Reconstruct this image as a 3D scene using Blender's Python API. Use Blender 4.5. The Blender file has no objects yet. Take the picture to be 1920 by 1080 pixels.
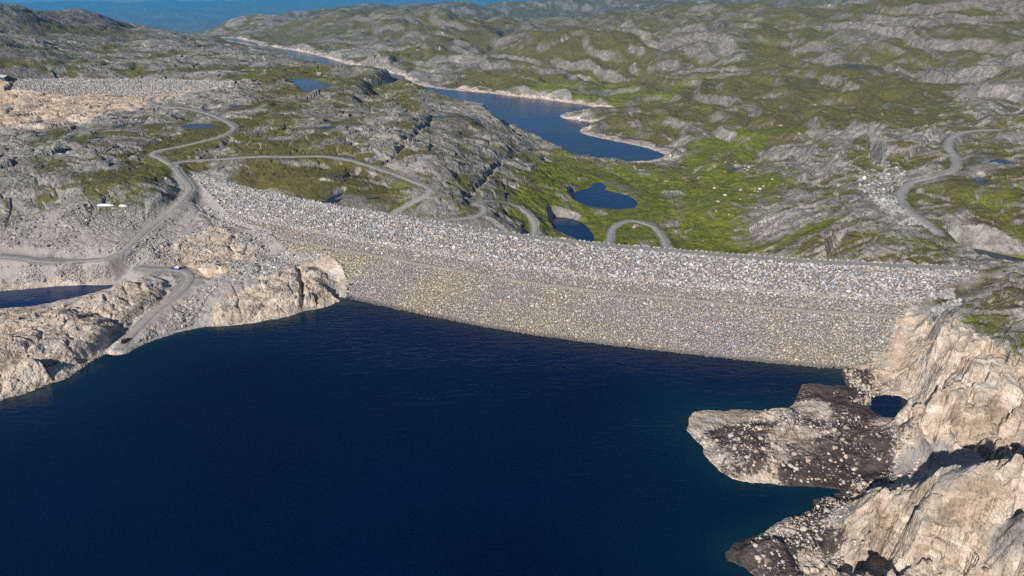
import bpy, math, random
import numpy as np
from mathutils import Vector, Matrix, kdtree

Q = 1.2                     # terrain mesh density
R = math.radians
scene = bpy.context.scene
COL = scene.collection
rng = np.random.default_rng(7)
random.seed(7)

# ------------------------------------------------------------------ camera
CAMZ, PITCH, FPX = 160.0, R(25.0), 1280.0
cam_d = bpy.data.cameras.new("camera")
cam_d.sensor_width = 36; cam_d.lens = 24
cam_d.clip_start = 1; cam_d.clip_end = 60000
cam = bpy.data.objects.new("camera", cam_d)
cam.location = (0, 0, CAMZ)
cam.rotation_euler = (R(90) - PITCH, 0, 0)
COL.objects.link(cam)
scene.camera = cam

# ------------------------------------------------------------------ light
SUN_TO = Vector((-0.56, -0.83, 0.0)).normalized()
SUN_EL = R(29)
sun_vec = Vector((SUN_TO.x * math.cos(SUN_EL), SUN_TO.y * math.cos(SUN_EL), math.sin(SUN_EL)))
world = bpy.data.worlds.new("World"); scene.world = world
world.use_nodes = True
wn = world.node_tree; wn.nodes.clear()
sky = wn.nodes.new("ShaderNodeTexSky"); sky.sky_type = 'NISHITA'; sky.sun_disc = False
sky.sun_elevation = SUN_EL
sky.sun_rotation = math.atan2(SUN_TO.x, SUN_TO.y)
sky.altitude = 900; sky.air_density = 1.0; sky.dust_density = 0.0; sky.ozone_density = 4.0
bg = wn.nodes.new("ShaderNodeBackground"); bg.inputs[1].default_value = 0.058
wo = wn.nodes.new("ShaderNodeOutputWorld")
wn.links.new(sky.outputs[0], bg.inputs[0]); wn.links.new(bg.outputs[0], wo.inputs[0])
sd_ = bpy.data.lights.new("sun", 'SUN'); sd_.energy = 4.3; sd_.angle = R(0.5); sd_.color = (1.0, 0.95, 0.88)
sun = bpy.data.objects.new("sun", sd_); COL.objects.link(sun)
sun.rotation_euler = (-sun_vec).to_track_quat('-Z', 'Y').to_euler()
scene.view_settings.view_transform = 'Standard'
scene.view_settings.look = 'None'
scene.view_settings.exposure = 0.27
scene.view_settings.gamma = 1.0
scene.view_settings.use_curve_mapping = False
scene.cycles.max_bounces = 5
scene.cycles.diffuse_bounces = 2
scene.cycles.volume_bounces = 0
scene.cycles.use_denoising = False

# ------------------------------------------------------------------ camera maths: pixel of the photograph -> ray
cp, sp = math.cos(PITCH), math.sin(PITCH)
def ray(u, v):
    a = (np.asarray(u, float) - 960) / FPX; b = (np.asarray(v, float) - 540) / FPX
    return a, cp - b * sp, -sp - b * cp
def P(u, v, z):
    x, y, d = ray(u, v)
    t = (z - CAMZ) / d
    return x * t, y * t
def PT(u, v, t):
    x, y, d = ray(u, v)
    return x * t, y * t, CAMZ + d * t

# ------------------------------------------------------------------ noise
_perm = np.random.default_rng(11).permutation(4096).astype(np.int32)
_ang = np.random.default_rng(12).random(4096).astype(np.float32) * 2 * np.pi
_gx, _gy = np.cos(_ang), np.sin(_ang)
_rv = np.random.default_rng(13).random((4096, 4)).astype(np.float32)
def _h(ix, iy, s):
    return _perm[(_perm[(ix + s * 131) & 4095] + iy) & 4095]
def perlin(x, y, s=0):
    x0 = np.floor(x); y0 = np.floor(y)
    fx = (x - x0).astype(np.float32); fy = (y - y0).astype(np.float32)
    ix = x0.astype(np.int32); iy = y0.astype(np.int32)
    ux = fx * fx * fx * (fx * (fx * 6 - 15) + 10); uy = fy * fy * fy * (fy * (fy * 6 - 15) + 10)
    def g(dx, dy):
        h = _h(ix + dx, iy + dy, s)
        return _gx[h] * (fx - dx) + _gy[h] * (fy - dy)
    a = g(0, 0); a += ux * (g(1, 0) - a)
    b = g(0, 1); b += ux * (g(1, 1) - b)
    return (a + uy * (b - a)) * 1.5
def fbm(x, y, lam, octs=4, s=0, gain=0.5):
    o = 0; amp = 1.0
    for i in range(octs):
        o = o + amp * perlin(x / lam + 17.3 * i, y / lam - 9.1 * i, s + i)
        lam *= 0.5; amp *= gain
    return o
def cells(x, y, s=0):
    """nearest cell: distance-ish edge value and four random numbers of the cell plus offset to the cell point"""
    ix = np.floor(x).astype(np.int32); iy = np.floor(y).astype(np.int32)
    f1 = np.full(x.shape, 9, np.float32); f2 = f1.copy()
    hid = np.zeros(x.shape, np.int32); ox = np.zeros(x.shape, np.float32); oy = ox.copy()
    for dx in (-1, 0, 1):
        for dy in (-1, 0, 1):
            h = _h(ix + dx, iy + dy, s)
            px = (ix + dx + _rv[h, 0] - x).astype(np.float32); py = (iy + dy + _rv[h, 1] - y).astype(np.float32)
            d = px * px + py * py
            m = d < f1
            f2 = np.where(m, f1, np.minimum(f2, d))
            f1 = np.where(m, d, f1); hid = np.where(m, h, hid); ox = np.where(m, px, ox); oy = np.where(m, py, oy)
    return np.sqrt(f2) - np.sqrt(f1), _rv[hid, 2], _rv[hid, 3], ox, oy
def sst(a, b, x):
    t = np.clip((x - a) / (b - a), 0, 1)
    return t * t * (3 - 2 * t)

# ------------------------------------------------------------------ base relief: heights read off landmarks, interpolated
ZL = -40.0     # lower lake level
ctl = """
-300,640,8; 0,640,9; 60,655,8.5; 110,600,8.5; 200,565,8.5; 290,535,10.5; 0,700,5; 130,670,6; 180,620,8.5; 250,560,9; 60,600,6.6; 100,640,8.5; 120,574,5.4; 200,547,5.8
-300,560,5; 60,556,1; 150,545,1; 0,584,5.6; -100,600,6
215,655,1; 240,630,2; 290,582,5; 335,545,8; 352,520,9; 330,507,10; 260,505,11; 200,490,13; 240,460,15; 300,410,19; 345,372,24; 355,350,28; 345,338,30; 330,320,33; 290,290,37
400,565,6; 380,600,2.5; 300,628,1.2; 400,530,9; 440,510,11
420,575,6; 500,540,9; 560,505,11.5; 612,480,13.5; 638,515,8; 560,560,4; 450,590,3; 380,590,3; 440,548,9; 600,535,7; 500,505,11
330,468,14; 420,440,16; 480,422,18.5; 505,440,16; 450,460,14; 380,472,13; 330,492,10.5; 400,487,10.5; 480,476,11; 440,490,10.3; 550,478,12; 370,380,23; 400,400,20.5; 430,400,18.5; 380,420,18
-300,430,22; 0,420,22; 100,430,20; 200,430,19; 0,470,15; 100,480,13; 60,510,9; 0,520,7; 130,515,8; 200,520,8
0,392,27; 100,392,27; 200,390,27; 290,375,28; 0,345,38; 100,340,38; 210,345,37; 280,345,36; 335,348,30
-300,330,40; 240,318,36; 310,330,34; 100,260,40; 0,220,39; 0,300,40; 450,240,40; 430,225,40; 500,285,39; 600,330,32; 500,330,31; 650,335,29; 450,320,32; 200,280,40; 300,235,40
450,298,35; 550,295,35; 640,297,34; 700,312,31; 760,335,27; 805,360,23; 780,375,20; 740,398,15
827,413,11; 870,410,11; 905,398,12; 890,380,13; 925,374,11; 973,390,2; 1000,415,-4; 1003,442,-8; 1140,453,-11; 1150,427,-11; 1200,415,-10.5; 1240,440,-12; 1252,465,-13
560,260,42; 650,270,40; 700,240,40; 800,290,36; 850,330,26; 870,360,18; 930,340,14; 960,300,12; 800,230,38; 720,190,37; 640,170,38; 560,190,39; 700,330,26
643,119,28; 665,117,36; 690,120,39; 713,128,38; 727,146,33; 737,163,29; 755,164,28; 772,158,30; 602,122,20; 560,113,18; 510,104,16; 660,140,38; 800,172,28; 850,188,25; 900,197,21; 950,222,12; 1000,262,0; 1080,290,-20; 1180,303,-36
1050,330,-6; 1130,370,-12; 1070,430,-13; 1250,340,-20; 1300,420,-13; 1400,462,-15; 1350,380,-6; 1450,400,0; 1350,440,-14
1300,300,-32; 1400,300,-22; 1400,350,-9; 1500,300,-6; 1500,350,2; 1600,300,16; 1600,350,14; 1550,400,14; 1500,430,6; 1440,460,-6; 1600,450,22; 1550,440,20; 1650,300,20; 1640,270,18
1700,260,32; 1750,240,34; 1700,310,26; 1785,300,27; 1780,265,29; 1800,248,31; 1920,245,34; 1850,300,31; 1900,350,32; 1715,340,23; 1690,365,21; 1700,385,20; 1750,430,20; 1850,420,24; 1900,440,20
1700,460,27; 1780,475,28; 1880,470,11; 1800,464,12; 1930,478,11; 1920,450,14; 1850,499,26; 1830,490,20; 1480,432,4; 1520,400,12; 1565,388,19; 1640,470,24; 1650,420,22; 1850,505,31; 1900,520,34; 2100,500,34; 2200,350,40; 2200,600,38
1830,512,30; 1800,560,30; 1900,600,31; 1860,560,32; 1760,590,26; 1800,620,27; 1900,640,29; 1740,620,24
1708,775,3; 1706,730,3; 1722,775,20; 1722,735,22; 1728,700,23; 1742,670,25; 1765,632,27; 1755,615,21; 1715,668,9; 1700,690,5
1622,967,12; 1660,948,25; 1720,931,29.5; 1800,908,33.5; 1900,882,38.5; 1608,940,3; 1650,900,3.5; 1720,880,4.5; 1800,868,6; 1900,850,9
1625,1000,9; 1640,1045,5; 1850,960,28; 1780,1040,15; 1865,1040,21; 1905,960,31
1690,600,17; 1680,650,9; 1700,620,18; 1650,692,3; 1712,680,10; 1690,700,5; 1745,640,24; 1730,690,22; 1735,740,19; 1735,780,15; 1712,790,3; 1705,740,2.5; 1725,830,5; 1780,800,14
1800,740,23; 1900,790,22; 1850,840,10; 1750,860,5; 1900,840,11; 1900,700,28; 2200,800,34; 2100,700,36
1600,700,3; 1600,730,2.4; 1400,800,3.5; 1370,850,4.5; 1500,800,4.5; 1600,790,3; 1500,870,2.5; 1600,870,2; 1650,890,2; 1700,830,3; 1650,740,1.5; 1640,800,2.2; 1680,803,2.2; 1615,770,2.2; 1700,800,2.4
1650,890,2.5; 1720,875,3.5; 1560,900,1
1690,1005,15; 1780,985,21; 2200,900,40
1450,1020,3.5; 1550,1000,4; 1500,1060,4; 1540,950,2; 1600,1050,4; 1400,1040,2
0,172,32; 100,190,27; 200,192,27; 300,184,29; 0,215,27; 100,168,30; 200,168,30; 300,168,32; 430,157,41; -300,190,30; 60,163,36; 0,160,38; 400,180,41; 350,200,41; 300,140,41; 150,140,43; 0,148,44; 480,150,40
300,100,38; 500,125,37; 420,130,40; 200,110,40; 300,80,34
"""
pts = []
for tok in ctl.replace("\n", ";").split(";"):
    tok = tok.strip()
    if tok:
        u, v, z = map(float, tok.split(","))
        x, y = P(u, v, z); pts.append((float(x), float(y), z))
# far landmarks placed by distance
far = """
0,72,1000; 50,98,950; 100,121,880; -100,60,1000
0,16,1400; 45,20,1420; 85,42,1450; 0,50,1280; 60,62,1300
90,24,1700; 150,19,1700; 200,26,1700; 232,52,1650; 150,60,1480; 150,88,1150; -200,15,1500
350,57,1900; 280,50,1800; 250,70,1500; 400,75,1700; 450,95,1500; 520,105,1300
245,50,1720; 265,54,1750; 310,53,1850; 420,64,2500; 420,44,2600; 460,26,2650; 490,25,2650; 525,40,2600; 560,39,2500; 600,27,2350; 640,18,2250; 700,17,2100; 760,20,2050; 830,26,2000; 850,39,1950; 920,38,1900; 1000,50,1850; 1060,49,1800; 1200,42,1700; 1280,28,1600; 1340,19,1550; 1480,24,1500; 1650,2,1350; 1800,8,1250; 1920,28,1200; 2200,10,1200
560,60,2200; 650,60,1950; 700,90,1700; 800,90,1600; 850,140,1450; 950,100,1500; 1000,150,1350; 1100,100,1450; 1100,150,1330; 1250,60,1450; 1250,120,1300; 1250,180,1120; 1200,225,1000
1400,60,1400; 1400,110,1250; 1360,100,1270; 1450,95,1230; 1400,160,1100; 1400,220,900; 1300,250,900; 1500,60,1350; 1600,60,1270; 1700,60,1200; 1660,40,1290; 1850,60,1120; 1500,130,1120; 1600,128,1080; 1600,170,920; 1500,200,900; 1700,100,1090; 1700,150,950; 1850,110,960; 1850,140,880; 1900,110,900; 1900,170,800; 1700,200,780; 1600,230,720; 1500,250,760; 1800,200,760; 1900,215,690
1600,270,620; 1550,330,560
"""
for tok in far.replace("\n", ";").split(";"):
    tok = tok.strip()
    if tok:
        u, v, t = map(float, tok.split(","))
        x, y, z = PT(u, v, t); pts.append((float(x), float(y), float(z)))
# world-placed heights: hidden ground, sea bed of the reservoir, the hills beyond, and the hill under the camera
pts += [(-300, 150, -14), (-100, 200, -16), (0, 150, -16), (60, 200, -14), (-60, 270, -14), (60, 245, -14), (-150, 120, -16), (0, 60, -16),
        (92, 88, 34), (112, 88, 38), (130, 90, 37), (150, 93, 42), (168, 96, 44), (72, 80, 28), (220, 120, 52), (140, 60, 50), (90, 112, 8), (110, 116, 12), (130, 119, 15), (150, 122, 19), (175, 126, 25), (200, 140, 34), (60, 60, 20), (260, 200, 46), (200, 40, 60), (0, 20, -10), (-300, 60, -10),
        (30, 345, -6), (90, 335, -10), (150, 325, 2), (-40, 375, 0), (60, 370, -11), (120, 360, -13), (-100, 400, 14), (-150, 430, 24),
        (-500, 200, 10), (-700, 400, 25)]
for u, v in ((640, 125), (750, 150), (860, 185), (950, 230), (1050, 275)):      # hidden bed of the lower lake
    x, y = P(u, v, ZL - 3); pts.append((float(x), float(y), ZL - 3))
for u, t, z in ((-200, 3500, -150), (200, 2700, -180), (330, 3000, -220), (330, 5000, -420), (100, 8000, -700), (500, 8000, -700), (900, 8000, -700), (600, 4500, -160), (850, 3500, -120), (1000, 3200, -130), (1100, 4500, -200),
                (0, 5000, -260), (800, 6000, -480), (1060, 2800, -90), (1300, 2600, -40), (1600, 2300, 0), (1900, 2200, 60), (2200, 2500, 60)):
    x, y, _ = PT(u, 0, t); pts.append((float(x), float(y), z))
for u, v, t in ((0, 8, 11000), (120, -2, 12000), (250, 6, 12000), (350, 0, 12500), (450, 2, 12500), (600, 2, 12000), (800, -4, 11000), (950, -8, 11000), (1100, -10, 12000),
                (650, 12, 8500), (450, 28, 8500), (350, 40, 7000), (200, 22, 8500), (900, 12, 7500), (1000, 22, 6000), (700, 22, 6500),
                (1120, 10, 5200), (1080, 26, 4600), (1180, -10, 4800), (1250, -16, 4300), (1300, 2, 3800), (1400, -12, 3900), (1500, -8, 3200), (1160, 32, 3300), (1040, 32, 3600), (950, 30, 4300),
                (1560, 2, 2600), (1800, -20, 3200), (1900, -30, 3000), (2200, -30, 3000), (570, 22, 4200), (680, 14, 4800)):
    x, y, z = PT(u, v, t * (2.3 if t > 6200 else 1)); pts.append((float(x), float(y), float(z)))
LAKE = "1240,296 1215,301 1155,303 1100,296 1040,292 980,275 930,245 880,215 830,195 780,178 730,166 680,150 640,135 600,122 555,112 520,101 498,94 482,86 455,80 410,76 400,71 440,72 480,80 487,86 520,90 560,96 600,105 625,112 650,120 700,130 728,136 757,142 762,151 790,160 830,167 900,173 960,180 1040,189 1100,198 1125,203 1150,206 1140,211 1110,209 1075,211 1050,217 1062,223 1100,228 1122,232 1105,238 1090,241 1088,247 1100,253 1140,262 1190,272 1225,281 1245,289"
for tok in LAKE.split()[::2]:
    u, v = map(float, tok.split(",")); x, y = P(u, v, ZL + 1.5); pts.append((float(x), float(y), ZL + 1.5))
for u, v, z in ((520, 82, -22), (600, 94, -20), (560, 86, -20), (700, 118, -22), (760, 134, -24), (860, 158, -24), (1000, 176, -25), (450, 66, -25)):
    x, y = P(u, v, z); pts.append((float(x), float(y), z))
pts = np.array(pts)
def lp(x, y):
    return np.arctan2(x, y), 0.5 * np.log(x * x + y * y + 1e-6)
cth, clr = lp(pts[:, 0], pts[:, 1])
C2 = 0.01 ** 2
def kern(d2): return np.sqrt(d2 + C2)
N = len(pts)
A = kern((cth[:, None] - cth[None]) ** 2 + (clr[:, None] - clr[None]) ** 2)
A[np.diag_indices(N)] -= 0.004
sol = np.linalg.solve(np.block([[A, np.ones((N, 1))], [np.ones((1, N)), np.zeros((1, 1))]]), np.append(pts[:, 2], 0))
BT, BR = 700, 700
TH0, TH1, LR0, LR1 = -1.7, 1.7, math.log(8), math.log(40000)
gth = np.linspace(TH0, TH1, BT); glr = np.linspace(LR0, LR1, BR)
base_g = np.zeros((BR, BT)) + sol[-1]
for k in range(N):
    base_g += sol[k] * kern((gth[None] - cth[k]) ** 2 + (glr[:, None] - clr[k]) ** 2)
def glook(G, x, y):
    th, lr = lp(x, y)
    i = np.clip((lr - LR0) / (LR1 - LR0) * (BR - 1), 0, BR - 1.001); j = np.clip((th - TH0) / (TH1 - TH0) * (BT - 1), 0, BT - 1.001)
    i0 = i.astype(np.int32); j0 = j.astype(np.int32)
    fi = (i - i0); fj = (j - j0)
    if G.ndim == 3: fi = fi[..., None]; fj = fj[..., None]
    return (G[i0, j0] * (1 - fi) + G[i0 + 1, j0] * fi) * (1 - fj) + (G[i0, j0 + 1] * (1 - fi) + G[i0 + 1, j0 + 1] * fi) * fj
_ts = np.exp(np.linspace(math.log(120), math.log(33000), 2800))
def U(u, v, fn=None):
    """where the sight line of a landmark meets the base relief"""
    x, y, d = (float(q) for q in ray(u, v))
    X, Y, Z = x * _ts, y * _ts, CAMZ + d * _ts
    H = (fn or (lambda a, b: glook(base_g, a, b)))(X, Y)
    m = np.nonzero(Z < H)[0]
    k = m[0] if len(m) else len(_ts) - 1
    if 0 < k < len(_ts):
        a0 = Z[k - 1] - H[k - 1]; a1 = Z[k] - H[k]
        f = a0 / (a0 - a1) if a0 != a1 else 0.5
        return X[k - 1] + f * (X[k] - X[k - 1]), Y[k - 1] + f * (Y[k] - Y[k - 1])
    return X[k], Y[k]

# ------------------------------------------------------------------ polylines and polygons
def parse(s): return [tuple(map(float, t.split(","))) for t in s.split()]
def smooth_line(p, step, closed=False):
    p = np.asarray(p, float); n = len(p); out = []
    segs = n if closed else n - 1
    for i in range(segs):
        p1, p2 = p[i], p[(i + 1) % n]
        p0 = p[i - 1] if (i > 0 or closed) else 2 * p1 - p2
        p3 = p[(i + 2) % n] if (i + 2 < n or closed) else 2 * p2 - p1
        m = max(1, int(np.linalg.norm((p2 - p1)[:2]) / step))
        for k in range(m):
            t = k / m
            out.append(0.5 * ((2 * p1) + (-p0 + p2) * t + (2 * p0 - 5 * p1 + 4 * p2 - p3) * t * t + (-p0 + 3 * p1 - 3 * p2 + p3) * t ** 3))
    if not closed: out.append(p[-1])
    return np.array(out)
def poly_sd(x, y, poly, margin):
    """signed distance to a closed polygon (negative inside), clipped at margin"""
    out = np.full(x.shape, margin, float)
    x0, y0 = poly.min(0) - margin; x1, y1 = poly.max(0) + margin
    sel = np.nonzero((x.ravel() > x0) & (x.ravel() < x1) & (y.ravel() > y0) & (y.ravel() < y1))[0]
    if not len(sel): return out
    px = x.ravel()[sel]; py = y.ravel()[sel]
    d2 = np.full(len(sel), float(margin) ** 2); ins = np.zeros(len(sel), bool)
    n = len(poly)
    for i in range(n):
        ax, ay = poly[i]; bx, by = poly[(i + 1) % n]
        c = ((ay > py) != (by > py))
        if c.any() and by != ay:
            ins ^= c & (px < (bx - ax) * (py - ay) / (by - ay) + ax)
        ml = (px > min(ax, bx) - margin) & (px < max(ax, bx) + margin) & (py > min(ay, by) - margin) & (py < max(ay, by) + margin)
        k = np.nonzero(ml)[0]
        if len(k):
            ex, ey = bx - ax, by - ay; L = ex * ex + ey * ey + 1e-9
            qx = px[k] - ax; qy = py[k] - ay
            t = np.clip((qx * ex + qy * ey) / L, 0, 1)
            d2[k] = np.minimum(d2[k], (qx - t * ex) ** 2 + (qy - t * ey) ** 2)
    d = np.sqrt(d2)
    o = out.ravel(); o[sel] = np.where(ins, -d, d)
    return o.reshape(x.shape)
def line_dist(x, y, line, margin):
    """distance to a 3D polyline and the height of its nearest point"""
    D = np.full(x.size, margin, float); Z = np.zeros(x.size)
    xf, yf = x.ravel(), y.ravel()
    lo = line.min(0) - margin; hi = line.max(0) + margin
    sel = np.nonzero((xf > lo[0]) & (xf < hi[0]) & (yf > lo[1]) & (yf < hi[1]))[0]
    px, py = xf[sel], yf[sel]; d = np.full(len(sel), float(margin)); zz = np.zeros(len(sel))
    for i in range(len(line) - 1):
        a, b = line[i], line[i + 1]
        k = np.nonzero((px > min(a[0], b[0]) - margin) & (px < max(a[0], b[0]) + margin) & (py > min(a[1], b[1]) - margin) & (py < max(a[1], b[1]) + margin))[0]
        if not len(k): continue
        ex, ey = b[0] - a[0], b[1] - a[1]; L = ex * ex + ey * ey + 1e-9
        t = np.clip(((px[k] - a[0]) * ex + (py[k] - a[1]) * ey) / L, 0, 1)
        dd = np.hypot(px[k] - a[0] - t * ex, py[k] - a[1] - t * ey)
        m = dd < d[k]
        d[k] = np.where(m, dd, d[k]); zz[k] = np.where(m, a[2] + t * (b[2] - a[2]), zz[k])
    D[sel] = d; Z[sel] = zz
    return D.reshape(x.shape), Z.reshape(x.shape)

# ------------------------------------------------------------------ the dam's shape: a curved crest swept with a section
CREST_Z = 30.0; BERM_Z = 15.6; CREST_W = 6.0
crest_px = parse("340,326 365,332 430,351 520,372 640,395 760,414 880,433 1000,450 1140,465 1280,477 1400,487 1500,494 1600,499 1700,504 1830,509 1900,512")
crest = smooth_line([P(u, v, CREST_Z) for u, v in crest_px], 6)
cseg = np.diff(crest, axis=0); clen = np.hypot(cseg[:, 0], cseg[:, 1]); cs = np.append(0, np.cumsum(clen))
ctan = np.gradient(crest, axis=0); ctan /= np.linalg.norm(ctan, axis=1)[:, None]
for _ in range(6):
    ctan[1:-1] = (ctan[:-2] + ctan[1:-1] + ctan[2:]) / 3
ctan /= np.linalg.norm(ctan, axis=1)[:, None]
cnor = np.stack([ctan[:, 1], -ctan[:, 0]], 1)       # towards the reservoir
def section(w):
    """height over the crest line offset w (positive towards the water)"""
    w = np.asarray(w, float)
    s1 = (CREST_Z - BERM_Z) * 1.47; bw = 3.0
    up = np.where(w < s1, CREST_Z - w / 1.47, np.where(w < s1 + bw, BERM_Z, BERM_Z - (w - s1 - bw) / 1.47))
    dn = CREST_Z + (w + CREST_W) / 1.5
    return np.where(w >= 0, up, np.where(w > -CREST_W, CREST_Z, dn))
def dam_sw(x, y):
    shp = x.shape; x = x.ravel(); y = y.ravel()
    best = np.full(x.size, 1e9); S = np.zeros(x.size); W = np.zeros(x.size)
    for i in range(0, len(crest) - 1):
        ax, ay = crest[i]; ex, ey = cseg[i]; L = clen[i] ** 2
        t = np.clip(((x - ax) * ex + (y - ay) * ey) / L, 0, 1)
        qx = x - ax - t * ex; qy = y - ay - t * ey
        d = qx * qx + qy * qy; m = d < best
        sg = np.sign(qx * ey - qy * ex)
        best = np.where(m, d, best); S = np.where(m, cs[i] + t * clen[i], S); W = np.where(m, np.sqrt(d) * sg, W)
    return S.reshape(shp), W.reshape(shp)
def sw_xy(s, w):
    s = np.asarray(s, float)
    cx = np.interp(s, cs, crest[:, 0]); cy = np.interp(s, cs, crest[:, 1])
    nx = np.interp(s, cs, cnor[:, 0]); ny = np.interp(s, cs, cnor[:, 1])
    return cx + nx * w, cy + ny * w
def dam_h(x, y):
    s, w = dam_sw(x, y); return section(w)
left_b = [U(u, v, dam_h) for u, v in parse("360,331 385,352 403,370 430,403 470,420 505,430 520,452 545,474 580,482 613,476 640,495 651,522 650,563")]
right_b = [U(u, v, dam_h) for u, v in parse("1572,698 1640,692 1672,662 1690,600 1702,578 1742,553 1775,532 1830,511")]
def off(p, w): # same station, other offset
    s, _ = dam_sw(np.array([p[0]]), np.array([p[1]])); a, b = sw_xy(s, w); return (float(a[0]), float(b[0]))
smax = dam_sw(np.array([right_b[-1][0]]), np.array([right_b[-1][1]]))[0][0]
smin = dam_sw(np.array([left_b[0][0]]), np.array([left_b[0][1]]))[0][0]
back = [tuple(float(q) for q in sw_xy(s, -CREST_W - 70 * math.sin(math.pi * min(1, max(0, (s - smin) / (smax - smin)))) - 1)) for s in np.linspace(smax, smin, 30)]
dam_poly = np.array(left_b + [off(left_b[-1], 66), off(right_b[0], 66)] + right_b + back)
lb_s = dam_sw(np.array([p[0] for p in left_b]), np.array([p[1] for p in left_b]))

# ------------------------------------------------------------------ waters
def Ppoly(s, z): return [tuple(float(q) for q in P(u, v, z)) for u, v in parse(s)]
res_poly = np.array(Ppoly("-150,800 0,750 60,733 130,706 165,682 200,661 240,652 280,641 310,630 350,618 380,613 430,611 480,604 520,598 580,582 620,572 650,560", 0)
    + [off(left_b[-1], 30), off(U(1000, 640, dam_h), 32), off(U(1300, 660, dam_h), 32), off(right_b[0], 36)]
    + Ppoly("1572,698 1560,712 1552,728 1548,750 1556,760 1500,768 1447,770 1400,768 1360,771 1320,768 1303,772 1291,785 1289,806 1302,820 1314,830 1322,850 1330,865 1350,885 1372,899 1413,902 1450,906 1480,914 1533,911 1575,918 1560,930 1530,935 1520,955 1500,966 1480,972 1430,998 1400,1008 1373,1018 1358,1034 1364,1050 1395,1066 1420,1085", 0)
    + [(60, 125), (40, 100), (45, 60), (60, 0), (0, -40), (-200, -40), (-500, 60), (-500, 180)])
pond_specs = [  # level, wiggle, edge width, outline
    ("pond", 1.0, .5, 24, "-60,590 -60,548 0,546 60,541 100,537 150,531 213,532 208,540 170,551 120,562 70,573 0,579"),
    ("pond", .9, .3, 12, "1634,745 1655,740 1685,742 1702,750 1706,775 1690,783 1660,782 1640,775 1630,765"),
    ("lake", ZL, 1.1, 14, "1240,296 1215,301 1155,303 1100,296 1040,292 980,275 930,245 880,215 830,195 780,178 730,166 680,150 640,135 600,122 555,112 520,101 498,94 482,86 455,80 410,76 400,71 440,72 480,80 487,86 520,90 560,96 600,105 625,112 650,120 700,130 728,136 757,142 762,151 790,160 830,167 900,173 960,180 1040,189 1100,198 1125,203 1150,206 1140,211 1110,209 1075,211 1050,217 1062,223 1100,228 1122,232 1105,238 1090,241 1088,247 1100,253 1140,262 1190,272 1225,281 1245,289"),
    ("pond", -12, .8, 6, "1076,362 1090,356 1108,352 1112,344 1125,342 1138,348 1135,356 1160,362 1185,370 1197,382 1190,390 1160,392 1120,390 1085,384 1075,376"),
    ("pond", -12.5, .6, 5, "1038,406 1060,408 1085,414 1105,428 1114,446 1110,458 1080,448 1060,440 1045,432 1036,418"),
    ("pond", 37.5, 1.2, 8, "530,149 560,147 590,150 612,156 628,161 610,165 596,168 585,171 572,171 560,164 545,160 552,154"),
    ("pond", None, .4, 4, "340,237 350,233 372,231 400,233 402,237 385,241 360,242 345,241"),
    ("pond", None, .4, 4, "212,239 235,233 262,229 276,227 270,232 245,237 225,240"),
    ("pond", None, .3, 3, "70,251 76,248 92,248 90,252 80,254 71,254"),
    ("pond", None, .4, 4, "142,266 160,261 185,256 200,257 196,262 175,266 155,268"),
    ("pond", None, .4, 4, "48,233 60,228 80,224 86,226 78,231 62,235 50,236"),
    ("pond", 25, 1.0, 6, "-60,228 0,222 30,218 55,217 50,221 25,228 0,238 -60,250"),
    ("pond", None, .4, 3, "598,239 612,236 632,237 628,241 608,243"),
    ("pond", None, .3, 3, "378,208 395,203 410,204 400,209 385,211"),
    ("pond", None, .3, 3, "430,200 445,197 470,197 460,201 440,203"),
    ("pond", None, .5, 3, "188,118 200,115 214,117 210,120 195,121"),
    ("pond", None, .3, 3, "680,367 692,363 708,364 702,369 688,371"),
    ("pond", None, .4, 3, "612,376 628,366 645,361 640,368 625,375"),
    ("pond", None, .4, 3, "1372,318 1378,314 1388,315 1389,319 1380,321"),
    ("pond", None, .8, 4, "1583,124 1600,122 1632,125 1628,129 1600,130"),
    ("pond", None, .4, 3, "1853,303 1870,298 1895,302 1905,307 1880,309 1862,307"),
    ("pond", None, .4, 4, "1823,336 1835,331 1852,338 1848,344 1832,343"),
    ("river", 9, .8, 6, "1784,461 1815,463 1850,470 1890,480 1960,492 2050,505 2050,530 1960,515 1925,508 1885,502 1858,486 1835,478 1800,469"),
    ("pond", None, .3, 3, "815,218 828,216 838,219 830,222 818,222"),
]

# ------------------------------------------------------------------ roads (u, v, height or None = read off the relief)
road_specs = [
    (4.4, "228,652 250,625 285,590 320,562 345,540 357,522 350,510 325,505 290,504 262,503"),
    (4.2, "70,497 120,492 165,490 200,486 225,474 250,455 275,432 300,412 325,390 345,372 356,355 350,342 338,328 325,312 300,297 286,290 296,283 330,277 370,268 405,259 430,249 440,240 428,230 405,219 375,209 345,203 315,200 290,196 280,188 292,182 330,177 365,172 400,165 430,156 460,150"),
    (4.4, "322,308 345,303 400,300 450,297 520,294 580,293 640,297 690,310 730,324 770,338 800,349 810,358 800,368 780,376 757,387 741,398 742,407"),
    (3.7, "800,420 827,413 860,411 890,407 909,397 905,387 890,381 900,376 930,374 955,380 975,391 992,405 1002,420 1003,440 1000,458"),
    (3.7, "1135,466 1143,450 1148,432 1160,420 1185,414 1208,418 1228,428 1242,445 1252,466 1256,480"),
    (4.3, "1760,441 1752,428 1735,416 1715,402 1697,388 1689,373 1693,357 1710,343 1740,335 1775,325 1793,312 1790,295 1780,280 1780,265 1792,253 1815,247 1860,244 1920,246 2000,250"),
    (4.5, "0,480 40,484 80,490 140,493"),
]

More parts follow.
